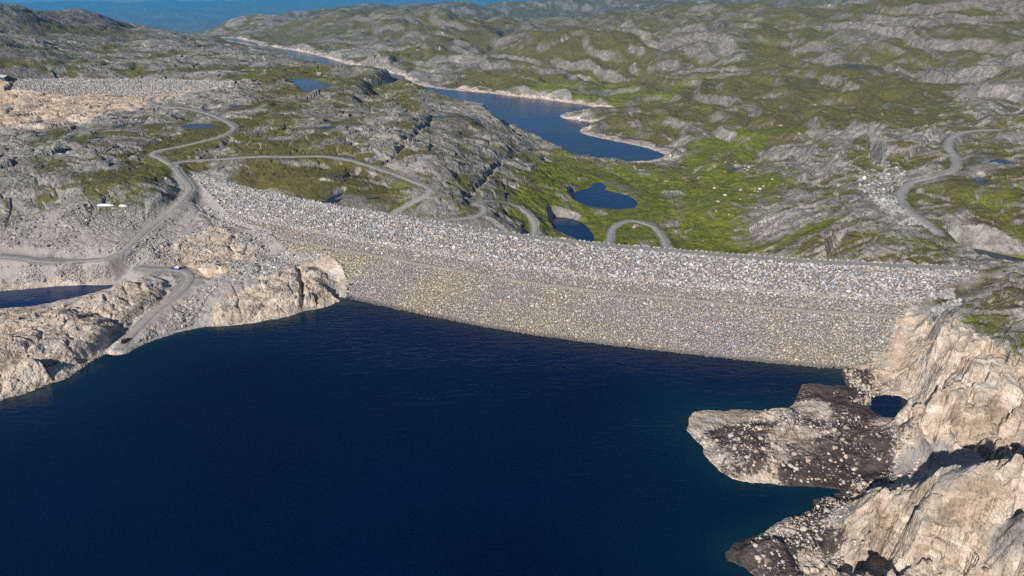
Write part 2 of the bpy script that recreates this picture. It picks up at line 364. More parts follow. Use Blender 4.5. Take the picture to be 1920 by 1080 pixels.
# ------------------------------------------------------------------ ground cover chart (one letter per patch of ground)
chart = """
rrrrrrFF FFFrrrrr rrrrrrFF FFFFFFFr rrMMMrrM MMrrrMMr
rrrrrrgg ggggrrrr rrrrMMMr rrMMrrgr rrMMMMMr MgrrrMrr
rrrggggg gggggggg ggMMrrrM MMMMMMMM MMgMMMMM MMMMMrrr
rrrggggg ggGBGGGG GGggggMM MMMVMMMM MMrMMrMM gMMMMggr
OOOOOOOO OgggGGGG GGGgGGMM VVVMVVMV MMMMMMMM MMMGGggg
OOOOpggg gggBBBgg gggggggg gggMMGMM MMMMMMMM GMMMGGGG
gggggggG BBBGBggg ggggggGg gggGGMMG gVVVMGgg GGggGGGG
gggggggB BggGGGGG GgggggGg GGVGGGGg VGVGGGGg GgGggGGG
ggggBBBB sSBBBBBB BgggGGGG GVVVGVVV GVVVVGGG GgggGGGG
gggggggg gSSSSggg gGGGggGG VVGVVVVG VVVVGGGG GSGGGGGG
SSSSSSSS SSpSdddd dddggGGG VVGVVVVG VVVgGGVG GGGGGGGG
SSSSSSSS ppppSSdd dddddddd dddVVVVV VVVVGGGG GggGggGV
SSSSSSSS OOOOSppp dddddddd dddddddd dddddGGG ggggGGGG
pppppppS SSSSpppp dddddddd dddddddd dddddddd dddGGggG
~~~~pppp SSpppppp dddddddd dddddddd dddddddd ddOPGGGG
pppppppS SSpppppp ~ddddddd dddddddd dddddddd ddOPPGGG
ppppppS~ ~~~~~~~~ ~~~~~~~~ ~~~ddddd dddddddd ddOOPPPG
ppppp~~~ ~~~~~~~~ ~~~~~~~~ ~~~~~~~~ ~~~~~~DD DOPPPPPP
ppp~~~~~ ~~~~~~~~ ~~~~~~~~ ~~~~~~~~ ~~~~~~~D DDDPPPPP
~~~~~~~~ ~~~~~~~~ ~~~~~~~~ ~~~~~~~~ pppppDpD DDPPPPPP
~~~~~~~~ ~~~~~~~~ ~~~~~~~~ ~~~~~~~~ pDDDDpDD DDDPPPPP
~~~~~~~~ ~~~~~~~~ ~~~~~~~~ ~~~~~~~~ ~pDDpDDD DDSSSSPP
~~~~~~~~ ~~~~~~~~ ~~~~~~~~ ~~~~~~~~ ~~~pDDDD DDSDSSPP
~~~~~~~~ ~~~~~~~~ ~~~~~~~~ ~~~~~~~~ ~~~~~~DD PSPPPPPP
~~~~~~~~ ~~~~~~~~ ~~~~~~~~ ~~~~~~~~ ~~~~PDDS PPPPPPPG
~~~~~~~~ ~~~~~~~~ ~~~~~~~~ ~~~~~~~~ ~~~DDDDD SPPPPPPG
~~~~~~~~ ~~~~~~~~ ~~~~~~~~ ~~~~~~~~ ~~~DDDPP PPPPPPPP
""".replace(" ", "").strip("\n").split("\n")
#        veg  pale grav mud  amp  block lush warm heath
KIND = {'g': (.40, .0, .0, .0, .62, .38, .25, .0, .1), 'G': (.58, .0, .0, .0, .68, .35, .34, .0, .25),
        'M': (.78, .0, .0, .0, .9, .3, .24, .0, .75), 'V': (.80, .0, .0, .0, .38, .12, .95, .0, .0),
        'B': (.80, .0, .0, .0, .45, .1, .3, .0, .1), 'r': (.50, .0, .0, .0, 1.0, .3, .12, .1, 1.),
        'P': (-.3, 1., .0, .0, .6, 1., .3, .15, .0), 'p': (-.3, 1., .0, .0, .42, .5, .3, .15, .0), 'O': (-.3, 1., .2, .0, .5, .5, .3, .6, .0),
        'S': (-.2, .35, 1., .0, .16, .1, .3, .15, .0), 's': (-.0, .1, .8, .0, .2, .1, .3, .1, .0),
        'D': (-.4, .8, .0, 1., .25, .12, .2, .1, .0), 'd': (-.2, .5, .8, .0, .2, .1, .3, .1, .0),
        'F': (.6, .0, .0, .0, 1.0, .1, .2, .0, .4)}
kd_pts = []
for j, rowc in enumerate(chart):
    for i, ch in enumerate(rowc[:48]):
        if ch in KIND:
            x, y = U(40 * i + 20, 40 * j + 20); th, lr = lp(np.array(x), np.array(y))
            kd_pts.append((float(th), float(lr), KIND[ch]))
for wx, wy, ch in ((105, 100, 'P'), (160, 110, 'P'), (220, 130, 'P'), (300, 250, 'G'), (330, 330, 'G'), (-400, 400, 'g'), (-400, 300, 'g'), (-330, 250, 'P'), (60, 60, 'P'), (400, 500, 'G'), (-700, 700, 'g')):
    th, lr = lp(np.array(float(wx)), np.array(float(wy))); kd_pts.append((float(th), float(lr), KIND[ch]))
kt = kdtree.KDTree(len(kd_pts))
for i, k in enumerate(kd_pts): kt.insert((k[0], k[1], 0), i)
kt.balance()
CR = 4
chart_g = np.zeros((BR, BT, 9), np.float32)
si = np.arange(0, BR, CR); sj = np.arange(0, BT, CR)
small = np.zeros((len(si), len(sj), 9))
for a_, i in enumerate(si):
    for b_, j in enumerate(sj):
        W = 0; acc = np.zeros(9)
        for co, idx, d in kt.find_n((gth[j], glr[i], 0), 4):
            w = 1 / (d * d * d + 2e-7); W += w; acc += w * np.array(kd_pts[idx][2])
        small[a_, b_] = acc / W
ii = np.clip(np.arange(BR) / CR, 0, len(si) - 1.001); jj = np.clip(np.arange(BT) / CR, 0, len(sj) - 1.001)
i0 = ii.astype(int); j0 = jj.astype(int); fi = (ii - i0)[:, None, None]; fj = (jj - j0)[None, :, None]
chart_g = ((small[i0][:, j0] * (1 - fi) + small[i0 + 1][:, j0] * fi) * (1 - fj) + (small[i0][:, j0 + 1] * (1 - fi) + small[i0 + 1][:, j0 + 1] * fi) * fj).astype(np.float32)

# ------------------------------------------------------------------ the relief in full
cleft_specs = [  # depth, half width, line
    (4, 4, "722,300 745,280 770,255 790,235 815,216"), (5, 4, "640,330 690,300 720,290"), (14, 6, "1638,250 1640,268 1647,285 1652,303"),
    (8, 4, "1560,464 1566,450 1577,434"), (6, 4, "1797,285 1800,303 1806,318"), (5, 3, "193,658 222,624 248,604 268,594 300,570 316,530"),
    (9, 4, "1664,955 1656,995 1645,1035"), (8, 3.5, "1700,950 1688,985 1694,1030"), (9, 4, "1812,985 1800,1030 1795,1075"), (11, 5, "1930,925 1870,960 1862,985 1876,1040 1885,1085"),
    (5, 3, "1737,745 1712,775"), (7, 4, "1830,790 1860,770 1900,740"), (4, 3, "1765,700 1790,680 1800,650"), (2.5, 3, "960,345 985,360"), (3, 3, "870,370 900,340 940,300"),
    (3.5, 2, "560,505 566,530 568,572"), (4, 3, "1745,590 1760,620 1740,650"), (6, 5, "160,470 100,475"), (5, 4, "1180,225 1180,230"),
    (6, 5, "1440,300 1500,305 1560,318"), (5, 4, "1500,335 1560,300 1620,270"), (5, 4, "1700,290 1740,262 1780,235"), (8, 7, "1650,80 1700,60 1760,90"), (7, 6, "1360,120 1350,140 1380,150"),
    (6, 5, "1900,100 1925,90"), (8, 6, "90,40 60,30 30,26"), (6, 5, "1480,60 1490,75"), (5, 4, "430,262 400,278 370,285"), (4, 3, "300,520 322,528 325,540")]
road_lines = []
def rocky(x, y, r, amp, blk):
    """whaleback rock relief: rounded swells parted by sharp clefts, plus jointed blocks"""
    wx = x + 14 * perlin(x / 60, y / 60, 31) + 4 * perlin(x / 17, y / 17, 33); wy = y + 14 * perlin(x / 60, y / 60, 32) + 4 * perlin(x / 17, y / 17, 34)
    ca, sa = math.cos(R(28)), math.sin(R(28))
    ax = (wx * ca + wy * sa) * 0.62; ay = (-wx * sa + wy * ca)
    ux = x + 5 * perlin(x / 33, y / 33, 35); uy = y + 5 * perlin(x / 33, y / 33, 36)
    bx = (ux * ca + uy * sa) * 0.6; by = (-ux * sa + uy * ca)
    tot = np.zeros(x.shape, np.float32); relief = np.zeros(x.shape, np.float32)
    spacing = r * 0.0031
    farw = sst(500, 1500, r)
    hm = sst(560, 900, r) * sst(-.35, -.1, np.arctan2(x, y)) * (1 - sst(3000, 4500, r))
    c2, s2 = math.cos(R(118)), math.sin(R(118))
    hx = (wx * c2 + wy * s2) * 0.36; hy = -wx * s2 + wy * c2
    for lam, am, sd in ((420, 26, 1), (190, 18, 2), (88, 5.2, 3), (41, 3.4, 4), (19, 2.2, 5), (9.3, 1.45, 6), (4.4, .85, 7), (2.1, .45, 8)):
        n = perlin(ax / lam, ay / lam, 40 + sd)
        if lam > 30:
            n = np.abs(n) * (1 - hm) + np.abs(perlin(hx / lam, hy / lam, 240 + sd)) * hm
            am = am * (1 + hm * {420: .7, 190: .25, 88: -.35, 41: -.6}[lam])
        f = np.abs(n) * 1.9 - 0.52
        w = np.clip(lam / (2.2 * spacing) - 0.5, 0, 1)
        if lam > 150: w = w * farw * (.5 + .5 * hm)
        elif lam < 30: w = w * (1 - .35 * hm)
        elif lam > 60: w = w * (0.45 + .8 * farw)
        else: w = w * (1 + 0.2 * farw)
        tot += (am * w) * f * (1 - .55 * blk if lam < 25 else 1)
        if 8 < lam < 100: relief += f * w * (am / 6.5)
    tot *= amp
    for lam, am, sd in ((36, 6.5, 5), (17, 4.4, 1), (7.2, 2.4, 2), (3.1, 1.0, 3)):
        e, h1, h2, ox, oy = cells(bx / lam + 3.1 * sd, by / lam, 60 + sd)
        w = np.clip(lam / (2.2 * spacing) - 0.5, 0, 1) * (sst(.65, 1., blk) if lam > 30 else blk)
        tot += w * am * ((h1 - .5) * 1.3 + (h2 - .5) * ox * 3.2 + (((h1 * 7.3) % 1) - .5) * oy * 3.2 - 0.6 * (1 - sst(0, .13, e)))
    return tot, relief

def th_right(x, y):
    return np.arctan2(x, y)
def build_height(x, y):
    r = np.hypot(x, y)
    base = glook(base_g, x, y)
    wxx = x * (1 + 0.012 * fbm(x, y, 60, 3, 5)) + 3 * fbm(x, y, 14, 3, 8); wyy = y * (1 + 0.015 * fbm(x, y, 70, 3, 6)) + 3 * fbm(x, y, 14, 3, 9)
    C = glook(chart_g, wxx, wyy)
    amp, blk = C[..., 4], C[..., 5]
    rk, relief = rocky(x, y, r, amp, blk)
    far = sst(2800, 5200, r)
    big = far * (170 * np.abs(perlin(x / 1900, y / 1900, 90)) + 80 * np.abs(perlin(x / 800, y / 800, 91)) + 30 * perlin(x / 330, y / 330, 92) - 80)
    big0 = base + 9 * perlin(x / 160, y / 160, 150)
    stp = 21 + 7 * perlin(x / 400, y / 400, 151)
    q = (big0 + 13 * perlin(x / 75, y / 75, 152)) / stp; fq = q - np.floor(q)
    tw = sst(520, 760, r) * (1 - sst(3200, 5000, r)) * sst(-.35, -.1, th_right(x, y)) * np.clip(C[..., 0] * 2.2, 0, 1)
    h = base + rk * (1 - .3 * far) + big + tw * stp * (.9 * (sst(.42, .78, fq) - fq))
    for dp, hw, ln in clefts:
        D, _ = line_dist(x, y, ln, hw * 2.2)
        D = D + 1.2 * perlin(x / 5, y / 5, 140)
        h = h - dp * (1 - sst(0, hw, D)) * np.clip(1.2 - C[..., 2], .3, 1)
    # ledges and joints of the bleached bedrock
    lm = sst(.55, .95, blk) * sst(.6, .9, C[..., 1]) * (1 - sst(380, 600, r))
    stq = 4.4 + 1.2 * perlin(x / 40, y / 40, 161)
    q2 = (h + 4.0 * perlin(x / 22, y / 22, 162) + .9 * perlin(x / 5, y / 5, 163)) / stq; f2 = q2 - np.floor(q2)
    h = h + lm * stq * .75 * (sst(.40, .62, f2) - f2)
    e, h1, h2, ox, oy = cells(x / 11 + .25 * perlin(x / 9, y / 9, 164), y / 19, 165)
    h = h - lm * 1.5 * (1 - sst(0, .07, e))
    # rubble roughness on gravel
    h += C[..., 2] * (0.5 * fbm(x, y, 9, 3, 70) + .25 * perlin(x / 2.2, y / 2.2, 77)) * np.clip(1.5 - r / 700, 0, 1)
    return h, C, relief, r, base

def apply_features(x, y, h, C, r):
    wig = fbm(x, y, 9, 3, 80)
    wet = np.full(x.shape, 99.0)
    # reservoir
    sdv = poly_sd(x, y, res_poly, 60)
    d = sdv + 1.1 * wig
    m = sdv < 58
    hs = 0.25 + (np.maximum(h, .4) - .25) * sst(0, 6, d) + np.clip(d, 0, 4) * .22
    hn = np.where(d > 0, hs, -0.3 + np.maximum(d, -30) * .5)
    fade = sst(30, 58, sdv)
    h = np.where(m, hn * (1 - fade) + h * fade, h)
    # ponds and lake
    for k, (nm, lev, wg, W, poly) in enumerate(ponds):
        sdv = poly_sd(x, y, poly, W + 30)
        m = sdv < W + 28
        if not m.any(): continue
        d = sdv + wg * wig * (1.0 if k != 2 else 1.6)
        w = sst(0, W, d)
        hs = lev + 0.25 + (np.maximum(h, lev + .3) - lev - .25) * w + np.clip(d, 0, 5) * .12
        hn = np.where(d > 0, hs, lev - 0.2 + np.maximum(d, -9) * .45)
        fade = sst(W + 8, W + 28, sdv)
        h = np.where(m, hn * (1 - fade) + h * fade, h)
        wet = np.where(m, np.minimum(wet, np.where(k == 2, np.maximum(np.maximum(h - lev, 0) * .9, sdv / 6), 99)), wet)
    # dam footprint
    x0, y0 = dam_poly.min(0) - 20; x1, y1 = dam_poly.max(0) + 20
    sel = np.nonzero(((x > x0) & (x < x1) & (y > y0) & (y < y1)).ravel())[0]
    if len(sel):
        xs, ys = x.ravel()[sel], y.ravel()[sel]; hf = h.ravel().copy(); hh = hf[sel]
        s, w = dam_sw(xs, ys); dz = section(w); sdd = poly_sd(xs, ys, dam_poly, 20)
        inside = (w > -CREST_W - .5) & (sdd < 0)
        hh = np.where(inside, np.minimum(hh, dz - .6), hh)
        # natural ground stands a little proud of the fill next to it
        ab = (w > -3) & (w < 70) & (sdd > 0) & (sdd < 12) & (dz > -3)
        ab2 = (w > -3) & (w < 75) & (sdd > 0) & (sdd < 19.5) & (dz > -3)
        hh = np.where(ab2, dz + .15 + (hh - dz - .15) * sst(1, 17, sdd), hh)
        # behind the crest the ground stays below the road
        bk = (w <= -CREST_W - .5) & (sdd < 0)
        hh = np.where(bk, np.minimum(hh, np.maximum(CREST_Z + (w + CREST_W) / 1.5 + 1.0 * 0 - .3, base_lim(xs, ys))), hh)
        hf[sel] = hh; h = hf.reshape(h.shape)
    qx = (x - D2[0]) * D2T[0] + (y - D2[1]) * D2T[1]; qw = (x - D2[0]) * D2N[0] + (y - D2[1]) * D2N[1]
    qw = qw + 10 * np.sin(np.pi * np.clip(qx / D2L, 0, 1))
    m = (qx > 0) & (qx < D2L) & (qw > -14) & (qw < 22)
    h = np.where(m, np.minimum(h, 43 - np.maximum(0, qw) / 1.6 - .5), h)
    # roads
    rmask = np.zeros(x.shape)
    for wd, line in road_lines:
        D, Z = line_dist(x, y, line, 16)
        t = 1 - sst(wd / 2 + .8, wd / 2 + 7.5, D)
        h = h * (1 - t) + (Z - .12) * t
        rmask = np.maximum(rmask, 1 - sst(wd / 2 + .2, wd / 2 + 2.2 + 1.5 * wig, D))
    return h, wet, rmask
def base_lim(x, y):
    return glook(base_g, x, y)

clefts = []
for dp, hw, s in cleft_specs:
    ln = smooth_line([U(u, v) for u, v in parse(s)], 6)
    clefts.append((dp, hw, np.column_stack([ln, np.zeros(len(ln))])))
D2 = np.array(P(30, 149, 43)); _e = np.array(P(440, 153, 43)); D2L = float(np.linalg.norm(_e - D2)); D2T = (_e - D2) / D2L; D2N = np.array([D2T[1], -D2T[0]])
ponds = []
for nm, lev, wg, W, s in pond_specs:
    if lev is None:
        c = np.array(parse(s)).mean(0); x, y = U(c[0], c[1]); lev = float(glook(base_g, np.array([x]), np.array([y]))[0]) - .8
    pl = np.array([tuple(float(q) for q in P(u, v, lev)) for u, v in parse(s)])
    pl = smooth_line(pl, 6, True)
    ponds.append((nm, lev, wg, W, pl))
res_poly = np.array(res_poly)

# roads follow the relief, smoothed along their length
for wd, s in road_specs:
    pl = [U(u, v) for u, v in parse(s)]
    ln = smooth_line(pl, 4)
    h, C, _, rr, b = build_height(ln[:, 0], ln[:, 1])
    z = b + .3
    for _ in range(12):
        z[1:-1] = (z[:-2] + z[1:-1] * 2 + z[2:]) / 4
    if s.startswith('228'): z = np.maximum(z, 0.7)
    road_lines.append((wd, np.column_stack([ln, z])))

# fan-shaped sheet of ground, finest where it is seen from nearest
na = int(1180 * Q)
th = np.concatenate([np.linspace(-1.5, -.83, int(60 * Q))[:-1], np.linspace(-.83, .83, na), np.linspace(.83, 1.5, int(60 * Q))[1:]])
rr_ = np.concatenate([np.exp(np.linspace(math.log(10), math.log(120), int(40 * Q)))[:-1],
                      np.exp(np.linspace(math.log(120), math.log(3200), int(1180 * Q)))[:-1],
                      np.exp(np.linspace(math.log(3200), math.log(34000), int(170 * Q)))])
TH, RR = np.meshgrid(th, rr_)
GX, GY = RR * np.sin(TH), RR * np.cos(TH)
GH, GC, GREL, GR, GB = build_height(GX, GY)
GH, GWET, GROAD = apply_features(GX, GY, GH, GC, GR)

def ground_z(x, y):
    """height of the finished ground sheet"""
    x = np.asarray(x, float); y = np.asarray(y, float)
    t = np.arctan2(x, y); r = np.hypot(x, y)
    i = np.clip(np.interp(r, rr_, np.arange(len(rr_))), 0, len(rr_) - 1.001); j = np.clip(np.interp(t, th, np.arange(len(th))), 0, len(th) - 1.001)
    i0 = i.astype(int); j0 = j.astype(int); fi = i - i0; fj = j - j0
    return (GH[i0, j0] * (1 - fi) + GH[i0 + 1, j0] * fi) * (1 - fj) + (GH[i0, j0 + 1] * (1 - fi) + GH[i0 + 1, j0 + 1] * fi) * fj
def G(u, v):
    """point of the finished ground seen at a landmark"""
    x, y = U(u, v, ground_z); return float(x), float(y), float(ground_z(x, y))

# slopes
dr = np.gradient(GH, axis=0) / np.gradient(RR, axis=0); dt = np.gradient(GH, axis=1) / (RR * np.gradient(TH, axis=1))
slope = np.hypot(dr, dt)
pn = fbm(GX, GY, 26, 4, 101)
pn2 = fbm(GX, GY, 140, 4, 111)
veg = GC[..., 0] + .30 * pn + .22 * pn2 - .5 * np.clip(GREL, -.6, .9) - .75 * np.clip(slope - .55, 0, 1.0)
veg -= .9 * GROAD
bleach = np.clip(GC[..., 1], 0, 1)
# the lake's bleached rim: rock within a few metres above its water
rim = np.clip(1 - GWET / (3.6 + 3.5 * pn), 0, 1)
bleach = np.maximum(bleach, sst(.0, .35, rim))
veg = np.where(rim > 0.02, -.3, veg)
def attr(me, name, arr4):
    a = me.color_attributes.new(name, 'FLOAT_COLOR', 'POINT')
    a.data.foreach_set('color', np.ascontiguousarray(arr4, np.float32).ravel())
def grid_faces(nr, nc, keep=None):
    i = np.arange(nr - 1)[:, None]; j = np.arange(nc - 1)[None]
    a = i * nc + j
    f = np.stack([a, a + 1, a + nc + 1, a + nc], -1).reshape(-1, 4)
    return f if keep is None else f[keep.ravel()]
def mesh_np(name, verts, faces, mat=None, smooth=False, parent=None, flip=False):
    me = bpy.data.meshes.new(name)
    verts = np.asarray(verts, np.float32); faces = np.asarray(faces, np.int32)
    if flip: faces = faces[:, ::-1]
    k = faces.shape[1]
    me.vertices.add(len(verts)); me.vertices.foreach_set('co', verts.ravel())
    me.loops.add(faces.size); me.loops.foreach_set('vertex_index', np.ascontiguousarray(faces).ravel())
    me.polygons.add(len(faces)); me.polygons.foreach_set('loop_start', np.arange(0, faces.size, k, dtype=np.int32))
    me.polygons.foreach_set('loop_total', np.full(len(faces), k, np.int32))
    me.polygons.foreach_set('use_smooth', np.full(len(faces), smooth, bool))
    me.update(calc_edges=True)
    if mat: me.materials.append(mat)
    o = bpy.data.objects.new(name, me); COL.objects.link(o)
    if parent: o.parent = parent
    return o

# ------------------------------------------------------------------ materials
def newmat(name):
    m = bpy.data.materials.new(name); m.use_nodes = True
    nt = m.node_tree; nt.nodes.clear()
    out = nt.nodes.new("ShaderNodeOutputMaterial"); b = nt.nodes.new("ShaderNodeBsdfPrincipled")
    nt.links.new(b.outputs[0], out.inputs[0])
    b.inputs['Roughness'].default_value = .9; b.inputs['Specular IOR Level'].default_value = .2
    return m, nt, b
class NB:
    def __init__(s, nt): s.nt = nt; s.pos = nt.nodes.new("ShaderNodeNewGeometry").outputs['Position']
    def noise(s, scale, detail=4, rough=.55, sc3=None, dist=0):
        n = s.nt.nodes.new("ShaderNodeTexNoise"); n.inputs['Scale'].default_value = scale; n.inputs['Detail'].default_value = detail
        n.inputs['Roughness'].default_value = rough; n.inputs['Distortion'].default_value = dist
        v = s.pos
        if sc3:
            mp = s.nt.nodes.new("ShaderNodeMapping"); mp.inputs['Scale'].default_value = sc3[:3]
            if len(sc3) > 3: mp.inputs['Rotation'].default_value = (0, 0, sc3[3])
            s.nt.links.new(v, mp.inputs[0]); v = mp.outputs[0]
        s.nt.links.new(v, n.inputs['Vector']); return n.outputs['Fac']
    def voro(s, scale, feat='F1', out='Distance'):
        n = s.nt.nodes.new("ShaderNodeTexVoronoi"); n.feature = feat; n.inputs['Scale'].default_value = scale
        s.nt.links.new(s.pos, n.inputs['Vector']); return n.outputs[out]
    def m(s, op, a, b=None, c=None, clamp=False):
        n = s.nt.nodes.new("ShaderNodeMath"); n.operation = op; n.use_clamp = clamp
        for i, q in enumerate((a, b, c)):
            if q is None: continue
            if isinstance(q, (int, float)): n.inputs[i].default_value = q
            else: s.nt.links.new(q, n.inputs[i])
        return n.outputs[0]
    def ramp(s, x, lo, hi, a=0., b=1.):
        n = s.nt.nodes.new("ShaderNodeMapRange"); n.interpolation_type = 'SMOOTHSTEP'
        n.inputs[1].default_value = lo; n.inputs[2].default_value = hi; n.inputs[3].default_value = a; n.inputs[4].default_value = b
        s.nt.links.new(x, n.inputs[0]); return n.outputs[0]
    def mix(s, f, a, b, mode='MIX'):
        n = s.nt.nodes.new("ShaderNodeMix"); n.data_type = 'RGBA'; n.blend_type = mode
        for i, q in ((0, f), (6, a), (7, b)):
            if isinstance(q, (int, float)): n.inputs[i].default_value = q
            elif isinstance(q, tuple): n.inputs[i].default_value = (*q, 1)
            else: s.nt.links.new(q, n.inputs[i])
        return n.outputs[2]
    def attr(s, name):
        n = s.nt.nodes.new("ShaderNodeAttribute"); n.attribute_name = name
        sp_ = s.nt.nodes.new("ShaderNodeSeparateColor"); s.nt.links.new(n.outputs['Color'], sp_.inputs[0])
        return n.outputs['Color'], sp_.outputs[0], sp_.outputs[1], sp_.outputs[2], n.outputs['Alpha']
    def bump(s, b, h, strength, dist):
        n = s.nt.nodes.new("ShaderNodeBump"); n.inputs['Strength'].default_value = strength; n.inputs['Distance'].default_value = dist
        s.nt.links.new(h, n.inputs['Height']); s.nt.links.new(n.outputs[0], b.inputs['Normal'])

gm, nt, b = newmat("ground_rock_and_moss"); n = NB(nt)
_, veg_a, pale_a, grav_a, mud_a = n.attr("cover"); _, lush_a, warm_a, heath_a, road_a = n.attr("cover_b")
n_s = n.noise(1.1, 5, .62); n_m = n.noise(.16, 5, .6); n_l = n.noise(.022, 5, .6); n_x = n.noise(.45, 4, .65, (1, .35, 1, R(28)))
rock = n.mix(n.ramp(n_m, .3, .7), (.235, .212, .19), (.42, .385, .35))
rock = n.mix(n.ramp(n_l, .45, .65, 0, .7), rock, (.27, .275, .235))
rock = n.mix(n.ramp(n_x, .52, .72, 0, .65), rock, (.52, .48, .44))
rock = n.mix(n.ramp(n_x, .47, .30, 0, .85), rock, (.065, .06, .058))
n_k = n.noise(.075, 5, .62, (.42, 1, 1, R(28)), .4); n_k2 = n.noise(.035, 6, .7, (.5, 1, 1, R(28)), .6)
rock = n.mix(n.ramp(n_k, .52, .66, 0, .75), rock, (.48, .445, .39))
rock = n.mix(n.ramp(n_k2, .50, .36, 0, .6), rock, (.165, .15, .14))
rock = n.mix(n.ramp(n_k2, .56, .70, 0, .6), rock, (.46, .40, .36))
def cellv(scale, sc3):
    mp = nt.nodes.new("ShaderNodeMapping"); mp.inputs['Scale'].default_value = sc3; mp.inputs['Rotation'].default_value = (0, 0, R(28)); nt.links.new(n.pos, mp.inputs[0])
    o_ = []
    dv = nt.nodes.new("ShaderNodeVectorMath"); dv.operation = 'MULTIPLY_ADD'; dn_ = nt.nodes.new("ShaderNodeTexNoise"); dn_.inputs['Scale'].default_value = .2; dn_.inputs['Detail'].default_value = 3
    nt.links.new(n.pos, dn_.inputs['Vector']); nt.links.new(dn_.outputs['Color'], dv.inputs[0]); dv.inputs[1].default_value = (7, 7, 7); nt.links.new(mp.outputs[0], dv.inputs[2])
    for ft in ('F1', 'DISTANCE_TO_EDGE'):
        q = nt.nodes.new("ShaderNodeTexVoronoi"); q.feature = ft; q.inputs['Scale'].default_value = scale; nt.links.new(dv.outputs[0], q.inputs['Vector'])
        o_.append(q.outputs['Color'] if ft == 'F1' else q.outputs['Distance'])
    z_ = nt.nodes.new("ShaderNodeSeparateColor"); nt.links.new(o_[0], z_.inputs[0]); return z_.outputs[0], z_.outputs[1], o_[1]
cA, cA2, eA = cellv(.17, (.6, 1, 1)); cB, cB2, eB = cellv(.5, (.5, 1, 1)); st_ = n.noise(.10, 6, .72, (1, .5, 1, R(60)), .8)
heath = n.mix(n.ramp(n_m, .35, .65), (.130, .112, .092), (.225, .200, .175))
rock = n.mix(n.m('MULTIPLY', heath_a, .95), rock, heath)
thin = n.ramp(n.m('ADD', veg_a, n.m('MULTIPLY', n.m('SUBTRACT', n_m, .5), .9)), 0.05, .85, 0, .8)
rock = n.mix(thin, rock, n.mix(n.ramp(n_l, .4, .6), (.125, .113, .058), (.115, .122, .045)))
pale = n.mix(n.ramp(n_m, .3, .7), (.47, .37, .29), (.70, .605, .51))
pale = n.mix(n.ramp(n_x, .45, .28, 0, .6), pale, (.20, .155, .12))
pale = n.mix(n.m('MULTIPLY', warm_a, n.ramp(n_m, .35, .6)), pale, (.56, .36, .19))
pale = n.mix(n.ramp(n_s, .62, .78, 0, .5), pale, (.66, .60, .54))
pale = n.mix(n.ramp(n_k, .56, .68, 0, .7), pale, (.70, .64, .58))
pale = n.mix(n.ramp(n_k, .45, .33, 0, .6), pale, (.38, .36, .33))
pale = n.mix(n.ramp(n_k2, .48, .36, 0, .7), pale, (.30, .225, .165))
pale = n.mix(n.ramp(n_l, .56, .68, 0, .5), pale, (.42, .31, .22))
pale = n.mix(n.ramp(st_, .54, .66, 0, .55), pale, (.33, .255, .19))
pale = n.mix(n.ramp(st_, .46, .36, 0, .6), pale, (.74, .68, .60))
rock = n.mix(n.ramp(n.m('ADD', pale_a, n.m('MULTIPLY', n.m('SUBTRACT', n_m, .5), .6)), .35, .65), rock, pale)
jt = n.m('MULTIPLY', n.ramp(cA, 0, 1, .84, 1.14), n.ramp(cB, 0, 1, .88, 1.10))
jt = n.m('MULTIPLY', jt, n.m('MULTIPLY', n.ramp(eA, .0, .03, .72, 1), n.ramp(eB, .0, .05, .85, 1)))  # cell edges darkened in the colour, standing in for shade inside thin cracks
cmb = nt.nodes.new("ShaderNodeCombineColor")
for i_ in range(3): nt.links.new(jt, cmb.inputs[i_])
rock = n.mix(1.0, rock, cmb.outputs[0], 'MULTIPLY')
v1 = n.voro(.9, 'F1', 'Color')
sv = nt.nodes.new("ShaderNodeSeparateColor"); nt.links.new(v1, sv.inputs[0])
grv = n.mix(n.ramp(sv.outputs[0], .0, 1.), (.25, .235, .22), (.40, .375, .35))
grv = n.mix(n.ramp(n_l, .4, .62, 0, .8), grv, (.34, .31, .29))
grv = n.mix(n.m('MULTIPLY', pale_a, .35), grv, (.46, .38, .30))
grv = n.mix(n.ramp(n_m, .55, .7, 0, .5), grv, (.25, .235, .22))
rock = n.mix(n.ramp(n.m('ADD', grav_a, n.m('MULTIPLY', n.m('SUBTRACT', n_m, .5), .9)), .38, .62), rock, grv)
mudc = n.mix(n.ramp(n_m, .35, .65), (.050, .038, .036), (.120, .093, .083))
mf = n.ramp(n.m('ADD', mud_a, n.m('ADD', n.m('MULTIPLY', n.m('SUBTRACT', n_k, .5), 1.5), n.m('MULTIPLY', n.m('SUBTRACT', n_s, .5), 1.5))), .56, .86)
rock = n.mix(mf, rock, mudc)
lushf = n.m('ADD', lush_a, n.m('MULTIPLY', n.m('SUBTRACT', n_l, .5), 1.6), None, True)
g1 = n.mix(n.ramp(n_m, .35, .65), (.105, .088, .038), (.135, .125, .040))
g2 = n.mix(n.ramp(n_m, .35, .65), (.100, .122, .018), (.195, .200, .026))
gr = n.mix(n.ramp(lushf, .25, .75), g1, g2)
gr = n.mix(n.ramp(n_s, .45, .25, 0, .5), gr, (.05, .06, .018))
vf = n.ramp(n.m('ADD', veg_a, n.m('ADD', n.m('MULTIPLY', n.m('SUBTRACT', n_s, .5), .75), n.m('MULTIPLY', n.m('SUBTRACT', n_m, .5), .5))), .44, .62)
colr = n.mix(vf, rock, gr)
colr = n.mix(n.m('MULTIPLY', road_a, .8), colr, (.30, .285, .27))
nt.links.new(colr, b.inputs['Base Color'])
hb = n.m('ADD', n.m('MULTIPLY', n_m, 1.8), n.m('ADD', n.m('MULTIPLY', n_x, 1.0), n.m('MULTIPLY', n_s, .35)))
n.bump(b, hb, 1.0, 1.4)
